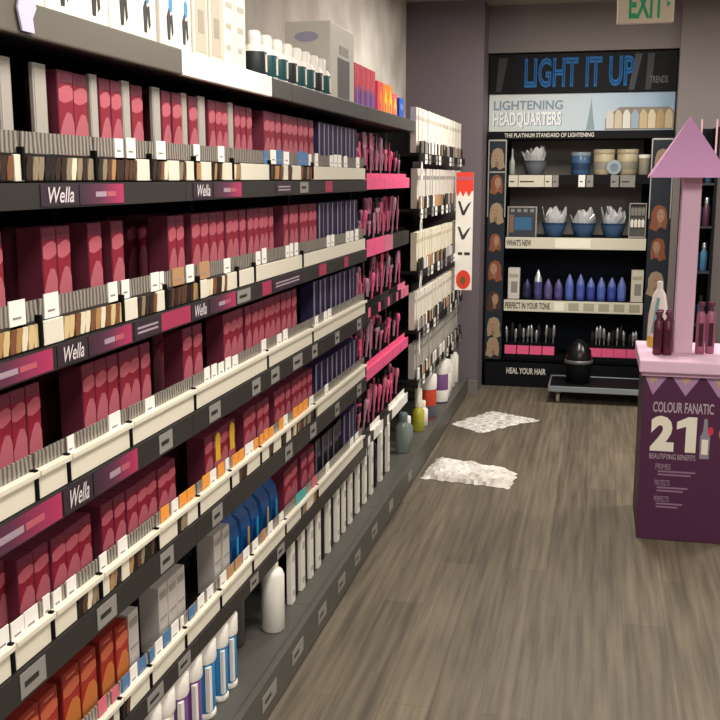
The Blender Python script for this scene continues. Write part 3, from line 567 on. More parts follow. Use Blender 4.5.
q=MB(); q.lathe([(.03,0),(.034,.006),(.034,.27),(.025,.285)],white,n=18); q.build('bottle_body',t); q=MB(); q.lathe([(.0345,.2),(.035,.202),(.035,.268),(.0345,.27)],teal,n=18,cap=False); q.build('label_band',t); q=MB(); q.lathe([(.018,.285),(.018,.34)],black,n=12); q.build('cap',t)
gl=mat('carton light grey','#cfc9bf',.55)
q=MB(); q.box(-.19,0,-.20,.20,0,.35,gl,.006); q.rect(-.09,.11,.05,.22,(.0004,0,0),A3,B3,mat('window grey','#6d6a66',.4),.001); q.rect(-.06,.09,.235,.27,(.0004,0,0),A3,B3,mat('carton grey print','#9a948f'),.001); q.ell(-.1,.29,.05,.02,(0,-.2004,0),(1,0,0),B3,mat('print violet grey','#a29fb4',.5),.001); tag(q.build('hood_dryer_carton',None,(-1.07,4.22,TZ)),'large pale grey appliance carton with dark window on top of the shelving','carton')
redp=mat('carton coral','#e0485a',.45); purp=mat('carton plum','#6a4aa0',.45)
for j in range(4):
    q=MB(); q.box(-.09,0,-.05,.05,0,.235,redp,.002); q.rect(-.047,.047,.005,.12,(.0003,0,0),A3,B3,purp,.001); q.poly([(-.047,.12),(.047,.12),(.047,.15),(-.047,.13)],(.0003,0,0),A3,B3,mat('carton mauve','#a04a84',.45),.001); q.rect(-.012,-.004,.02,.21,(.0014,0,0),A3,B3,mat('carton pink line','#f08aa0',.5),.0006)
    tag(q.build('straightener_carton',None,(-1.075,4.50+j*.108,TZ)),f'coral and purple carton on top of the shelving, {ORD[j]} from left','carton','coral and purple cartons')
    
orm=mat('carton orange','#f58a2c',.45); yem=mat('carton yellow','#f9cf3a',.45); hot=mat('carton hot coral','#f2556a',.45)
for j in range(4):
    q=MB(); hh=.2 if j!=3 else .17
    q.box(-.08,0,-.058,.058,0,hh,hot if j in(0,3) else orm,.002); q.poly([(-.04,.01),(.035,.01),(.045,hh*.6),(.0,hh*.92),(-.03,hh*.6)],(.0003,0,0),A3,B3,yem if j else orm,.001); q.ell(0,hh*.4,.02,.03,(.0014,0,0),A3,B3,hot,.0006)
    tag(q.build('curler_carton',None,(-1.075,4.99+j*.122,TZ)),f'orange and yellow carton on top of the shelving, {ORD[j]} from left','carton','orange and yellow cartons')
q=MB(); q.box(-.1,0,-.06,.06,0,.16,mat('carton royal blue','#1f56c4',.45),.002); q.rect(-.04,.04,.1,.13,(.0003,0,0),A3,B3,mat('carton sky print','#5a86dc',.45),.001)
tag(q.build('cape_carton',None,(-1.075,5.54,TZ)),'small royal blue carton at the far end of the top shelf','carton')

# ---------------------------------------------------------------- back wall display
DY=7.95; XZ_A,XZ_B=(1,0,0),(0,0,1)
dk=mat('display black','#0f1013',.55,spec=.15); navy=mat('display navy','#141c2a',.6,spec=.15); dgrey=mat('display grey back','#8b8680',.6); edge=mat('lip cream','#d8d3bf',.45); chrome=mat('frame metal','#c9c6c0',.3,.7)
inkw=mat('ink white','#dcd8cf',.5)
t=thing('display_fixture','black wall display of hair lighteners under blue outline letters','display',(0,DY,0))
L_,R_=-.858,.52
q=MB(); q.box(L_,R_,.52,.54,0,2.0,navy); q.box(L_+.14,R_-.19,.50,.52,1.1,1.95,dgrey); q.build('back_panel',t)
for a,b in ((L_,L_+.018),(R_-.018,R_)): q=MB(); q.box(a,b,.0,.52,0,2.0,dk); q.build('side_panel',t)
q=MB(); q.box(L_,R_,0,.5,0,.195,dk); q.text('HEAL YOUR HAIR',L_+.19,L_+.5,  .105,.155,(0,-.0005,0),XZ_A,XZ_B,inkw,bold=.02); q.build('base',t)
hd=MB(); hd.box(L_,R_,.02,.5,2.29,2.575,dk); 
for (a,b,c_) in ((.18,.27,'#3d3f45'),(.3,.36,'#33353a')):
    hd.poly([(a,2.30),(a+.04,2.30),(b,2.56),(b-.05,2.56)],(0,.0195,0),XZ_A,XZ_B,mat('header wisp '+c_,c_,.6),.001)
hd.poly([(L_+.05,2.30),(L_+.09,2.30),(L_+.14,2.55),(L_+.07,2.55)],(0,.0195,0),XZ_A,XZ_B,mat('header wisp #2c2e2c','#2c2e2c',.6),.001)
hdo=hd.build('header_panel',t)
neon=mat('header blue','#3572b0',.4)
q=MB(); u=L_+.265
for wd,a,b in (('LIGHT',u,u+.40),('IT',u+.455,u+.575),('UP',u+.625,u+.81)): q.text(wd,a,b,2.325,2.545,(0,.016,0),XZ_A,XZ_B,neon,lift=.004,outline=.035)
o_=q.build('lettering',hdo); o_['label']='blue outlined letters'
q=MB(); q.text('TRENDS',R_-.19,R_-.06,2.345,2.395,(0,.0185,0),XZ_A,XZ_B,mat('ink dim','#6d6a6c',.5)); q.build('small_lettering',hdo)
bn=MB(); skym=ramp_mat('banner sky',[(0,'#dfe2dc'),(.35,'#cfdbe0'),(.62,'#bcd0de'),(1,'#8fabc6')],0,.45)
bn.box(L_,R_,.05,.07,2.005,2.285,skym); bno=bn.build('banner',t)
q=MB(); lt=mat('banner letter','#fbfbf8',.4); bs_=mat('banner letter shade','#4f7fae',.5)
q.text('LIGHTENING',L_+.035,L_+.56,2.165,2.235,(0,.0492,0),XZ_A,XZ_B,mat('banner slate letter','#7f97ac',.5),bold=.02)
q.text('HEADQUARTERS',L_+.03,L_+.55,2.03,2.15,(0.006,.0494,-.004),XZ_A,XZ_B,bs_,lift=0,bold=.03); q.text('HEADQUARTERS',L_+.03,L_+.55,2.03,2.15,(0,.0488,0),XZ_A,XZ_B,lt,bold=.03); q.build('lettering',bno)
q=MB(); sp_=mat('banner tower','#8ea3ad',.6)
q.poly([(-.12,2.01),(-.055,2.01),(-.068,2.1),(-.082,2.2),(-.087,2.26),(-.092,2.2),(-.106,2.1)],(0,.0495,0),XZ_A,XZ_B,sp_,.0008); q.build('tower_print',bno)
q=MB(); q.poly([(0,0),(.5,0),(.5,.13),(.46,.165),(.1,.165),(0,.08)],(.02,.0495,2.01),XZ_A,XZ_B,mat('banner shade panel','#8d8478',.6),.0008)
for k_,hx in enumerate(('#d9d4c8','#cfc3a8','#e2e0d8','#9fb0bf','#c9b48c','#d8c9a8','#b89c72','#cbb995')): q.poly([(.008+k_*.061,.01),(.062+k_*.061,.01),(.062+k_*.061,.11),(.045+k_*.061,.145),(.022+k_*.061,.145),(.008+k_*.061,.11)],(.02,.0486,2.01),XZ_A,XZ_B,mat('banner pack '+hx,hx,.6),.0006)
q.build('pack_print',bno)
q=MB(); q.box(L_+.018,R_-.018,.03,.06,1.945,2.004,dk); q.text('THE PLATINUM STANDARD OF LIGHTENING',L_+.125,L_+.80,1.958,1.99,(0,.0295,0),XZ_A,XZ_B,inkw,bold=.02); q.build('title_strip',t)
SL=[(1.575,1.675),(1.105,1.195),(.61,.70),(.2,.235)]
XL,XR=L_+.155,.362
def dshelf(i,front=None):
    z0,z1=SL[i]; q=MB(); q.box(XL,XR,.03,.5,z1-.025,z1-.001,dk)
    if i in(1,2): q.box(XL,XR,.01,.03,z0,z1-.001,edge,.002)
    else: q.box(XL,XR,.02,.03,z0+.03,z1-.001,dk)
    s=q.build('shelf',t)
    return s
s0=dshelf(0)
for a,b,c_ in ((-.69,-.62,edge),(-.615,-.42,edge),(-.415,-.36,edge),(-.355,-.31,greytag),(-.16,-.11,tagw),(-.1,-.05,greytag),(.08,.14,greytag),(.15,.26,greytag)):
    q=MB(); q.box(a,b,.014,.02,1.582,1.672,c_); q.rect(.01,(b-a)*.6,.035,.045,(a,.0135,1.582),XZ_A,XZ_B,railm,.0006); q.build('price_card',s0)
s1=dshelf(1); q=MB(); q.text("WHAT'S NEW",XL+.01,XL+.2,1.125,1.175,(0,.0095,0),XZ_A,XZ_B,railm,bold=.02); q.rect(.03,.3,1.115,1.185,(-.35,.0095,0),XZ_A,XZ_B,mat('lip bright','#f3efdd',.45),.001); q.build('lettering',s1)
s2=dshelf(2); q=MB(); q.text('PERFECT IN YOUR TONE',XL+.01,XL+.36,.63,.68,(0,.0095,0),XZ_A,XZ_B,railm,bold=.02); q.rect(0,.075,.62,.69,(-.31,.0095,0),XZ_A,XZ_B,mat('lip bright','#f3efdd'),.001)
for k_ in range(5): q.rect(.02+.115*k_,.1+.115*k_,.625,.685,(-.22,.0095,0),XZ_A,XZ_B,mat('lip ticket','#a9a590',.5),.001)
q.build('lettering',s2)
dshelf(3)
# portrait posters
skin=mat('portrait skin','#a98670',.6); skin2=mat('portrait tan','#8a6752',.6); copper=mat('portrait copper hair','#8a4f35',.6); blond=mat('portrait blond hair','#a08b70',.6); brun=mat('portrait brown hair','#4a3024',.6); cloth=mat('portrait dark cloth','#22252b',.6)
def portraits(po,cx,w_,lst):
    for n_,(z_,s_,hair) in enumerate(lst):
        s_=min(s_,w_*.62); q=MB(); f=1 if n_%2 else -1; P=lambda pts:[(f*x*s_,z_+y*s_) for x,y in (pts if f>0 else pts[::-1])]
        q.poly(P([(-.8,-1.5),(.75,-1.5),(.72,-1.0),(.3,-.75),(-.25,-.75),(-.75,-1.0)]),(cx,-.0005,0),XZ_A,XZ_B,cloth,.0006)
        q.poly(P([(-.75,-1.1),(-.2,-1.35),(.1,-1.0),(.55,-1.2),(.62,-.5),(.55,.15),(.4,.55),(.0,.75),(-.4,.6),(-.62,.1),(-.6,-.5)]),(cx,-.0011,0),XZ_A,XZ_B,hair,.0006)
        q.poly(P([(-.12,-1.0),(.2,-1.0),(.2,-.4),(-.08,-.4)]),(cx,-.0017,0),XZ_A,XZ_B,skin2,.0006)
        q.poly(P([(.02,-.62),(.22,-.58),(.38,-.3),(.4,.1),(.25,.4),(.0,.42),(-.2,.1),(-.16,-.35)]),(cx,-.0022,0),XZ_A,XZ_B,skin,.0006)
        q.ell(f*-.02*s_,z_+s_*.02,s_*.06,s_*.035,(cx,-.0028,0),XZ_A,XZ_B,brun,.0004,8); q.ell(f*.25*s_,z_+s_*.02,s_*.06,s_*.035,(cx,-.0028,0),XZ_A,XZ_B,brun,.0004,8); q.ell(f*.12*s_,z_-s_*.36,s_*.1,s_*.035,(cx,-.0028,0),XZ_A,XZ_B,copper,.0004,8)
        q.build('portrait_print',po)
for (xa,xb,zt,lb,lst) in ((L_+.012,L_+.145,1.93,'tall dark poster of stacked portraits left of the display shelves',[(1.82,.08,blond),(1.62,.075,copper),(1.40,.10,blond),(1.17,.07,copper),(.95,.09,copper),(.71,.085,brun),(.50,.10,blond),(.34,.08,blond)]),(.372,.525,1.93,'tall dark poster of stacked portraits between shelves and pink kiosk',[(1.80,.09,blond),(1.38,.10,copper),(1.14,.085,copper),(.88,.1,blond),(.62,.09,brun)])):
    t=thing('portrait_poster',lb,'poster',(0,DY-.012,0),'portrait posters beside the display'); 
    q=MB(); q.box(xa,xb,0,.01,.235,zt,mat('poster slate','#1b2530',.5)); po=q.build('poster_sheet',t); portraits(po,(xa+xb)/2,xb-xa,lst)
    q=MB()
    for x_ in (xa-.004,xb-.004): q.box(x_,x_+.008,-.006,.01,1.35,zt+.006,chrome)
    q.box(xa,xb,-.006,.01,zt,zt+.012,chrome); q.box(xa,xb,-.006,.0,1.69,1.70,chrome); q.build('metal_frame',t)
# goods on the display shelves
foil=mat('silver foil','#eceef0',.25,.45); bowlb=mat('bowl steel blue','#3f5f86',.3); bowlg=mat('bowl grey','#70757c',.3)
def foil_bowl(loc,s,label,bm_,seed):
    rnd=random.Random(seed); t=thing('foil_bowl',label,'bowl',loc,'foil filled mixing bowls on the display')
    q=MB(); q.lathe([(.05*s,0),(.058*s,.006),(.078*s,.07*s),(.086*s,.095*s),(.09*s,.097*s),(.083*s,.094*s),(.07*s,.05*s),(.03*s,.012)],bm_,n=24,cap=False); q.lathe([(.05*s,0),(.03*s,.011)],bm_,n=24); q.build('bowl_shell',t)
    for k_ in range(11):
        a=2*PI*k_/11+rnd.random()*.5; r=(.022+.026*(k_%2))*s; h_=rnd.uniform(.10,.17)*s
        q=MB(); bx,by=r*math.cos(a),r*math.sin(a); tx,ty=bx*1.75,by*1.75; n_=(-math.sin(a),math.cos(a))
        vs=[];W_=.036*s
        for j,(f_,w2) in enumerate(((0,.4),(.35,.8),(.7,1),(1,.25))):
            x_=bx+(tx-bx)*f_; y_=by+(ty-by)*f_; z_=.04*s+h_*f_; j2=rnd.uniform(-.01,.01)*s
            vs+=[(x_-n_[0]*W_*w2,y_-n_[1]*W_*w2,z_),(x_+j2+.008*s*math.cos(a),y_+.008*s*math.sin(a),z_+.006),(x_+n_[0]*W_*w2,y_+n_[1]*W_*w2,z_)]
        fs=[]
        for j in range(3): fs+=[(j*3,j*3+1,j*3+4,j*3+3),(j*3+1,j*3+2,j*3+5,j*3+4)]
        q.add(vs,fs,foil); o=q.build('foil_strip',t); md=o.modifiers.new('s','SOLIDIFY'); md.thickness=.0015
foil_bowl((-.50,8.08,SL[0][1]),1.12,'foil bowl standing alone on the uppermost display shelf, left',bowlg,1)
for j,xc in enumerate((-.335,-.11,.115)): foil_bowl((xc,8.07,SL[1][1]),1.15,['blue bowl of silver foil on second display shelf, leftmost of three','blue bowl of silver foil on second display shelf, middle of three','blue bowl of silver foil on second display shelf, rightmost of three'][j],bowlb,3+j)
t=thing('treatment_bottle','slim bottle beside left poster on the uppermost display shelf','bottle',(-.675,8.06,SL[0][1])); q=MB(); q.lathe([(.02,0),(.024,.006),(.022,.1),(.008,.14),(.006,.2)],mat('bottle silver grey','#a9aca4',.3),n=14); q.build('bottle_body',t); q=MB(); q.lathe([(.007,.2),(.007,.22)],black,n=10); q.build('cap',t)
def tub(loc,r,h,label,bm_,lm):
    t=thing('powder_tub',label,'tub',loc,'lightener tubs on the display')
    q=MB(); q.lathe([(r*.9,0),(r,.008),(r,h*.8),(r*.97,h*.82)],bm_,n=24); q.build('tub_body',t); q=MB(); q.lathe([(r*1.04,h*.82),(r*1.05,h*.84),(r*1.05,h*.98),(r,h)],lm,n=24); q.build('lid',t)
    q=MB(); q.lathe([(r*1.005,h*.2),(r*1.01,h*.22),(r*1.01,h*.5),(r*1.005,h*.52)],mat('tub band','#8f8a7c',.5) if bm_!=bowlb else mat('tub band blue','#1f3658',.5),n=24,cap=False); q.build('label_band',t)
tubc=mat('tub beige','#b9ab8c',.4)
tub((-.15,8.06,SL[0][1]),.072,.17,'blue tub with grey lid on the uppermost display shelf',bowlb,mat('lid blue grey','#7c8a96',.4))
tub((.025,8.065,SL[0][1]),.078,.19,'beige tub on the uppermost display shelf, left of two large ones',tubc,mat('lid beige','#a99c80',.4))
tub((.20,8.065,SL[0][1]),.078,.19,'beige tub on the uppermost display shelf, right of two large ones',tubc,mat('lid beige','#a99c80',.4))
tub((.325,8.06,SL[0][1]),.042,.15,'small grey beige tub at right end of the uppermost display shelf',mat('tub greige','#9b917d',.4),white)
t=thing('sample_card','round blue grey sample card leaning before the left beige tub','card',(.1,7.974,SL[0][1]+.0005)); q=MB(); q.ell(0,.055,.055,.055,(0,0,0),XZ_A,XZ_B,mat('card blue grey','#96a3ac',.4),.003); q.ell(0,.055,.03,.03,(0,-.003,0),XZ_A,XZ_B,mat('card slate','#70808c',.4),.001); q.build('card_face',t);
t=thing('colour_chart','small framed dark board with blue panel, left end of second display shelf','board',(-.585,8.05,SL[1][1]))
q=MB(); q.box(-.115,.115,0,.02,0,.235,mat('board slate','#3b4148',.5)); q.build('board_panel',t)
q=MB(); q.box(-.115,-.105,-.004,0,0,.235,chrome); q.box(.105,.115,-.004,0,0,.235,chrome); q.box(-.105,.105,-.004,0,.225,.235,chrome); q.build('board_frame',t)
q=MB(); q.rect(-.06,.075,.05,.15,(0,-.0005,0),XZ_A,XZ_B,mat('board blue','#3a6a92',.4),.001); q.rect(-.1,-.065,.03,.17,(0,-.0005,0),XZ_A,XZ_B,skin2,.001); [q.rect(-.09+.05*k_,-.06+.05*k_,.19,.215,(0,-.0005,0),XZ_A,XZ_B,greytag,.001) for k_ in range(4)]; q.build('board_print',t)
t=thing('sample_rack','small grey framed rack with hanging white samples, second display shelf','rack',(.295,8.05,SL[1][1]))
q=MB(); q.box(-.062,.062,.03,.04,0,.26,mat('rack grey','#55544f',.5)); q.box(-.064,-.058,0,.03,0,.265,chrome); q.box(.058,.064,0,.03,0,.265,chrome); q.box(-.058,.058,0,.03,.258,.265,chrome); q.box(-.058,.058,0,.03,0,.01,chrome); q.build('rack_frame',t)
for r_ in range(2):
    for k_ in range(4): q=MB(); q.poly([(-.01,0),(.01,0),(.012,.05),(0,.065),(-.012,.05)],(-.04+.027*k_,.02,.08+.09*r_),XZ_A,XZ_B,white if r_==0 else greytag,.004); q.build('sample',t)
# pointed bottles, third shelf
def pointed(x,h,hexs,label,tip):
    t=thing('toning_bottle',label,'bottle',(x,8.05,SL[2][1]),'pointed bottles on the third display shelf'); m=mat('toner '+hexs,hexs,.3)
    q=MB(); q.lathe([(.03,0),(.034,.006),(.034,h*.52),(.031,h*.6)],m,n=18); q.rect(-.018,.018,h*.15,h*.4,(0,-.0338,0),XZ_A,XZ_B,mat('toner label '+hexs,hexs,.6),.001); q.build('bottle_body',t)
    q=MB(); q.lathe([(.031,h*.6),(.027,h*.72),(.006,h*.98),(.003,h)],tip,n=18); q.build('cone_cap',t)
silv=mat('cone silver','#dfe2e6',.25,.6)
SPX=[(-.53,.16,'#1f2240','dark navy'),(-.445,.235,'#4a4678','violet'),(-.365,.165,'#5a4f7e','muted violet'),(-.285,.165,'#544a82','muted violet'),(-.20,.205,'#5366b0','pale blue'),(-.115,.205,'#4a58a8','blue'),(-.035,.18,'#3a469a','deep blue'),(.045,.185,'#5064b4','pale blue'),(.125,.185,'#3d4c9e','deep blue'),(.20,.19,'#5a70bc','pale blue')]
CT=mat('cone blue','#6674b4',.35)
for j,(x_,h_,hx,cn) in enumerate(SPX): pointed(x_,h_,hx,f'{cn} pointed bottle on third display shelf, {ORD[j]} from left',silv if j in(1,) else (CT if j>3 else mat('cone violet','#5c5280',.35) if j else mat('cone navy','#23264a',.35)))
for x_,lb,c_ in ((-.635,'white carton at the left end of the pointed bottle row','#d2cec6'),(.315,'cream carton at the right end of the pointed bottle row','#d6cfbd')):
    q=MB(); q.box(-.045,.045,0,.08,0,.245,mat('end carton '+c_,c_,.5),.002); q.rect(-.02,.03,.05,.14,(0,-.0003,0),XZ_A,XZ_B,mat('end print','#8f8a80',.5),.001); q.rect(-.035,.035,.17,.2,(0,-.0003,0),XZ_A,XZ_B,mat('end print2','#b3a78f',.5),.001)
    tag(q.build('toner_carton',None,(x_,8.02,SL[2][1])),lb,'carton')
# bottom shelf: pink fronted cups of brushes
steelb=mat('tool silver','#b9bcbf',.25,.8)
CUPX=[-.645,-.545,-.445,-.345,.02,.115,.21,.305]
for j,xc in enumerate(CUPX):
    side='left of the black bucket' if j<4 else 'right of the black bucket'; jj=j if j<4 else j-4
    t=thing('brush_cup',f'pink banded black cup on lowest display shelf, {ORD[jj]} one {side}','cup',(xc,8.03,SL[3][1]),'pink banded cups on the lowest display shelf')
    q=MB(); q.box(-.046,.046,-.035,.035,0,.006,dk); [q.box(a,b,c_,d_,.006,.12,dk) for a,b,c_,d_ in ((-.046,-.042,-.035,.035),(.042,.046,-.035,.035),(-.042,.042,-.035,-.031),(-.042,.042,.031,.035))]; q.build('cup_body',t)
    q=MB(); q.box(-.046,.046,-.038,-.0355,.025,.095,pinkhot); q.build('pink_band',t)
    for k_ in range(3):
        x_=-.028+.028*k_; h_=random.uniform(.19,.27); sv=(j+k_)%3!=1
        b=thing('styling_brush',f'{"silver" if sv else "black"} brush, {ORD[k_]} from left in {ORD[jj]} pink banded cup {side}','brush',(xc+x_,8.03+random.uniform(-.015,.015),SL[3][1]+.0065),'brushes in the pink banded cups')
        q=MB(); q.lathe([(.004,0),(.006,.02),(.006,h_*.6)],steelb if sv else black,n=8); q.build('handle',b); q=MB(); q.lathe([(.007,h_*.6),(.014,h_*.68),(.013,h_*.92),(.005,h_)],steelb if sv else bristle,n=10); q.build('brush_head',b)
        b.rotation_euler=(0,random.uniform(-.05,.05),0)

# ---------------------------------------------------------------- dolly and bucket
t=thing('flat_dolly','low grey edged platform dolly on the floor before the display','dolly',(0,7.40,0))
q=MB(); q.box(-.30,.42,0,.42,.098,.128,dk,.006); q.box(-.312,-.3,-.012,.432,.092,.134,mat('dolly edge','#8d949a',.4,.3),.003); q.box(.42,.432,-.012,.432,.092,.134,mat('dolly edge','#8d949a',.4,.3),.003); q.box(-.3,.42,-.012,0,.092,.134,mat('dolly edge','#8d949a',.4,.3),.003); q.box(-.3,.42,.42,.432,.092,.134,mat('dolly edge','#8d949a',.4,.3),.003); q.build('platform',t)
for a in (-.24,.36):
    for b in (.06,.36):
        q=MB(); q.box(a-.018,a+.018,b-.02,b+.02,.07,.098,steel); q.tube([(a-.012,b,.034),(a+.012,b,.034)],.034,mat('caster pale','#b7ae9c',.5),16); q.build('caster',t)
t=thing('waste_bucket','black bucket with grey rim and bulging black bag on the dolly','bucket',(-.10,7.60,.1285))
q=MB(); q.lathe([(.082,0),(.088,.006),(.098,.16)],dk,n=26); q.build('bucket_body',t)
q=MB(); q.lathe([(.099,.15),(.104,.153),(.104,.175),(.099,.178)],mat('rim grey','#77767a',.35,.5),n=26); q.build('rim',t)
q=MB(); rnd=random.Random(4); vs=[];fs=[];n=26
for j in range(8):
    f=j/7; rr=.097*math.cos(f*PI*.47)**.7; 
    for i in range(n): k_=1+.14*math.sin(i*3.1+j*1.7)*min(1,f*2); vs.append((rr*k_*math.cos(2*PI*i/n),rr*k_*math.sin(2*PI*i/n),.178+f*.15))
for j in range(7):
    for i in range(n): fs.append((j*n+i,j*n+(i+1)%n,(j+1)*n+(i+1)%n,(j+1)*n+i))
fs.append(tuple(range(7*n,8*n))); q.add(vs,fs,mat('bag black','#131214',.25),True); q.build('bin_bag',t)

# ---------------------------------------------------------------- sheets on the floor
def sheet(name,label,cat,corners,m,amp,seed,nx=22,ny=16,ragged=.012):
    rnd=random.Random(seed); c=[Vector((a,b,0)) for a,b in corners]; vs=[];fs=[]
    ph=[(rnd.uniform(4,26),rnd.uniform(4,26),rnd.uniform(0,6)) for _ in range(7)]
    for j in range(ny+1):
        for i in range(nx+1):
            u,v=i/nx,j/ny; p=(c[0]*(1-u)+c[1]*u)*(1-v)+(c[3]*(1-u)+c[2]*u)*v
            ed=min(u,1-u,v,1-v); z=0
            for a,b,f in ph: z+=abs(math.sin(a*u+b*v+f))/7
            if ed<.01: p=p+Vector((rnd.uniform(-ragged,ragged),rnd.uniform(-ragged,ragged),0))
            vs.append((p.x,p.y,.002+amp*z*min(1,ed*9)+rnd.random()*amp*.25*min(1,ed*9)))
    for j in range(ny):
        for i in range(nx): k_=j*(nx+1)+i; fs.append((k_,k_+1,k_+nx+2,k_+nx+1))
    q=MB(); q.add(vs,fs,m); o=q.build(name); md=o.modifiers.new('s','SOLIDIFY'); md.thickness=.0015; md.offset=1
    return tag(o,label,cat)
bagw=noise_mat('crumpled white plastic','#cfc8be','#f3efe8',nscale=9,rough=.4,bump=.4)
o=sheet('plastic_bag','crumpled white plastic bag lying on the floor, nearer of two','bag',((-.90,5.30),(-.40,5.22),(-.39,5.50),(-.88,5.72)),bagw,.042,3)
q=MB(); q.v=[];
def strip(pts,m,name,par):
    q=MB(); q.poly(pts,(0,0,.045),(1,0,0),(0,1,0),m,.002); q.build(name,par)
paperm=noise_mat('printed white sheet','#8f8a84','#efebe4',scale=(6,30,1),nscale=3.5,rough=.6,detail=3,lo=.42,hi=.52)
sheet('printed_sheet','flat white printed sheet on the floor, farther of two','paper',((-.70,6.38),(-.33,6.84),(-.69,7.03),(-.92,6.58)),paperm,.012,5,18,14,.015)

# ---------------------------------------------------------------- exit sign
t=thing('exit_sign','cream exit sign with green letters hanging from the ceiling','sign',(.185,5.35,2.405))
ex=mat('exit face','#e4dcc0',.5); exg=mat('exit green','#22b47a',.5)
q=MB(); q.box(-.136,.136,0,.045,0,.19,cream,.006); bx=q.build('sign_box',t)
q=MB(); q.rect(-.128,.128,.008,.182,(0,-.0006,0),XZ_A,XZ_B,ex,.001); q.build('face_panel',bx)
q=MB(); q.text('EXIT',-.08,.088,.022,.15,(0,-.0016,0),XZ_A,XZ_B,exg,bold=.03); q.poly([(.1,.07),(.118,.087),(.1,.104)],(0,-.0016,0),XZ_A,XZ_B,exg,.0008); o_=q.build('lettering',bx); o_['label']='green EXIT letters'
q=MB(); q.lathe([(.012,.19),(.012,CZ-2.405-.012),(.05,CZ-2.405-.01),(.05,CZ-2.405-.0005)],white,(0,.022,0),16); q.build('stem',t)

# ---------------------------------------------------------------- kiosk
KX0,KX1,KY=.232,.622,4.61
plum=mat('kiosk plum','#4d2243',.55); lil=mat('kiosk lilac','#d9a3d2',.5); lilp=mat('kiosk pink lilac','#e3bfd6',.5); postm=mat('kiosk post','#d5b0c6',.5); kw=mat('kiosk ink','#eae3d3',.5); kd=mat('kiosk faint ink','#8d6f86',.5)
t=thing('display_kiosk','plum promotional kiosk with lilac top, post and pointed roof','kiosk',((KX0+KX1)/2,KY,0))
hw=(KX1-KX0)/2
q=MB(); q.box(-hw,hw,0,.5,0.002,.79,plum,.003); ba=q.build('base',t)
q=MB(); q.box(-hw-.025,hw+.025,-.035,.535,.792,.848,lilp,.008); q.box(-hw-.012,hw+.012,-.018,.518,.775,.792,mat('kiosk lilac edge','#c99fbe',.5)); q.build('counter',t)
q=MB(); q.box(-.062,.022,.19,.28,.8485,1.66,postm,.004); q.build('post',t)
q=MB(); rc=(-.04,.245); rh=.166; A_=[(rc[0]-rh,rc[1]-rh,1.652),(rc[0]+rh,rc[1]-rh,1.652),(rc[0]+rh,rc[1]+rh,1.652),(rc[0]-rh,rc[1]+rh,1.652)]
q.add([(x,y,z) for x,y,z in A_]+[(x,y,z+.008) for x,y,z in A_]+[(rc[0],rc[1],1.925)],[(3,2,1,0),(0,1,5,4),(1,2,6,5),(2,3,7,6),(3,0,4,7),(4,5,8),(5,6,8),(6,7,8),(7,4,8)],lil); q.build('roof',t)
OF=(0,-.0005,0)
for k_ in range(3):
    c=-.155+.142*k_
    q=MB(); q.poly([(max(c-.062,-hw+.002),.774),(c+.062,.774),(c,.685)],OF,XZ_A,XZ_B,mat('pennant mauve','#a884aa',.5),.001)
    q.poly([(c-.022,.768),(c+.022,.768),(c+.012,.742),(c+.004,.752),(c-.003,.728),(c-.012,.748)],(0,-.0016,0),XZ_A,XZ_B,mat('pennant gold','#b99a86',.5),.0008); q.build('pennant',ba)
soft=mat('kiosk soft ink','#b9a7b2',.5)
q=MB(); q.text('COLOUR FANATIC',-.150,.112,.606,.655,OF,XZ_A,XZ_B,soft,bold=.015); q.build('title_lettering',ba)
q=MB(); q.text('2',-.155,-.052,.425,.59,OF,XZ_A,XZ_B,kw,bold=.06); o_=q.build('large_numeral',ba); o_['label']='large cream figure two'
q=MB(); q.poly([(-.002,.425),(.044,.425),(.044,.59),(.008,.59),(-.042,.565),(-.042,.53),(-.002,.545)],OF,XZ_A,XZ_B,kw,.001); o_=q.build('large_numeral',ba); o_['label']='large cream figure one'
q=MB(); q.text('BEAUTIFYING BENEFITS',-.155,.045,.388,.413,OF,XZ_A,XZ_B,soft); q.build('subtitle_lettering',ba)
for k_,wd in enumerate(('PRIMES','PROTECTS','PERFECTS')):
    z_=.34-.077*k_; q=MB(); q.text(wd,-.125,-.06,z_,z_+.026,OF,XZ_A,XZ_B,mat('kiosk mid ink','#a08a9a',.5))
    for r_ in range(2): q.rect(-.115,[.05,.02,.0][k_]-.02*r_,z_-.014-.015*r_,z_-.006-.015*r_,OF,XZ_A,XZ_B,kd,.0006)
    q.build('benefit_lettering',ba)
q=MB(); q.poly([(.062,.40),(.102,.40),(.104,.50),(.092,.53),(.088,.585),(.074,.585),(.072,.53),(.06,.5)],OF,XZ_A,XZ_B,mat('kiosk bottle grey','#8d8792',.5),.001); q.rect(.068,.096,.42,.49,(0,-.0016,0),XZ_A,XZ_B,kw,.0006); q.ell(.104,.53,.012,.02,(0,-.0016,0),XZ_A,XZ_B,mat('kiosk red','#c9344e',.5),.0006); q.build('bottle_print',ba)
q=MB(); q.ell(.165,.52,.025,.035,OF,XZ_A,XZ_B,mat('kiosk orange','#d9813f',.5),.001); q.rect(.15,.185,.42,.47,OF,XZ_A,XZ_B,mat('kiosk red','#c9344e'),.0008); q.build('orange_print',ba)
KC=(KX0+KX1)/2
mar=mat('bottle maroon','#5c2338',.25); marp=mat('bottle rosewood','#9c5a74',.3)
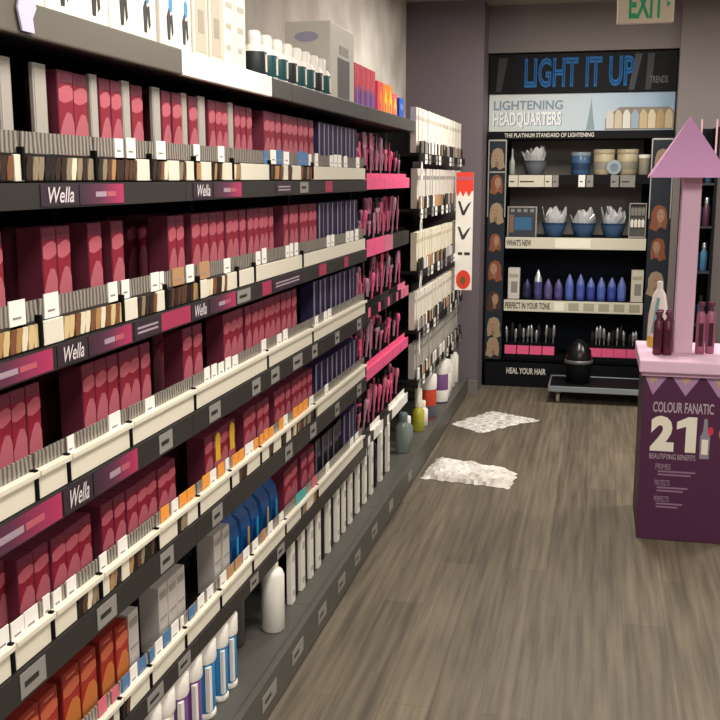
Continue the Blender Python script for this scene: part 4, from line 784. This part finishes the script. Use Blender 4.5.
def kbottle(dx,dy,label,m,h=.2):
    t=thing('hair_treatment_bottle',label,'bottle',(KC+dx,KY+dy,.8485),'maroon bottles on the kiosk counter')
    q=MB(); q.lathe([(.018,0),(.021,.005),(.021,h*.75),(.012,h*.82)],m,n=18); q.rect(-.01,.01,h*.15,h*.6,(0,-.0206,0),XZ_A,XZ_B,mat('bottle label plum','#3c1426',.4),.001); q.build('bottle_body',t)
    q=MB(); q.lathe([(.01,h*.82),(.01,h*.92),(.016,h*.93),(.016,h)],mat('cap plum','#6e3a50',.3),n=14); q.box(-.005,.005,-.03,0,h*.93,h*.98,mat('cap plum','#6e3a50')); q.build('spray_cap',t)
for j,(dx,dy) in enumerate(((-.138,.13),(-.094,.13),(-.128,.2),(-.086,.2))): kbottle(dx,dy,['maroon spray bottle left of the kiosk post, front left of four','maroon spray bottle left of the kiosk post, front right of four','maroon spray bottle left of the kiosk post, back left of four','maroon spray bottle left of the kiosk post, back right of four'][j],mar)
for j,(dx,dy) in enumerate(((.055,.2),(.1,.22))): kbottle(dx,dy,['rosewood spray bottle immediately right of the kiosk post','rosewood spray bottle at right, one away from the kiosk post'][j],marp,.24)
t=thing('shampoo_bottle','tall white bottle with teal side and yellow foot behind the maroon bottles','bottle',(KC-.125,KY+.38,.8485))
q=MB(); q.lathe([(.048,0),(.05,.006),(.049,.05)],mat('bottle yellow','#e0c24a',.35),n=20); q.build('bottle_foot',t)
q=MB(); q.lathe([(.049,.0502),(.046,.15),(.03,.25),(.014,.28)],white,n=20); q.build('bottle_body',t); q=MB(); q.poly([(-.035,.07),(-.02,.07),(.0,.24),(-.015,.24)],(0,-.049,0),XZ_A,XZ_B,mat('bottle teal','#7fb0ac',.4),.002); q.build('teal_print',t)
q=MB(); q.lathe([(.014,.2802),(.014,.31),(.01,.315)],white,n=14); q.build('cap',t)

# ---------------------------------------------------------------- black rack behind the kiosk
RX0,RX1,RY=.575,.80,7.48
t=thing('product_rack','narrow black rack with pink rails behind the lilac roofed kiosk','rack',((RX0+RX1)/2,RY,0)); hw=(RX1-RX0)/2
q=MB(); q.box(-hw,hw,.30,.32,0,2.0,dk); q.build('back_panel',t)
for a in (-hw,hw-.02): q=MB(); q.box(a,a+.02,0,.30,0,2.0,dk); q.build('side_panel',t)
for a in (-hw+.02,hw-.032,-.02): q=MB(); q.box(a,a+.012,-.012,.0,1.75,2.05,mat('rail rose','#c99aa4',.4)); q.build('pink_rail',t)
for z_ in (.15,.6,.98,1.3,1.6): q=MB(); q.box(-hw+.02,hw-.02,.0,.30,z_,z_+.015,mat('rack shelf','#2d2a30',.5)); q.build('shelf',t)
rk=[('#3f6e92','blue'),('#55303f','maroon'),('#2f4d68','navy')]
for si,z_ in enumerate((.6,.98,1.3,1.6)):
    for k_ in range(3):
        hx,cn=rk[(si+k_)%3]
        bottle(f'{cn} bottle on rack behind the kiosk, {ORD[k_]} from left, {["lowest","second","third","top"][si]} filled shelf',((RX0+RX1)/2-.06+.06*k_,RY+.08,z_+.0155),.026,.2,mat('rack bottle '+cn,hx,.3),steelb if cn!='navy' else black,.05)

SC.cycles.use_denoising=True
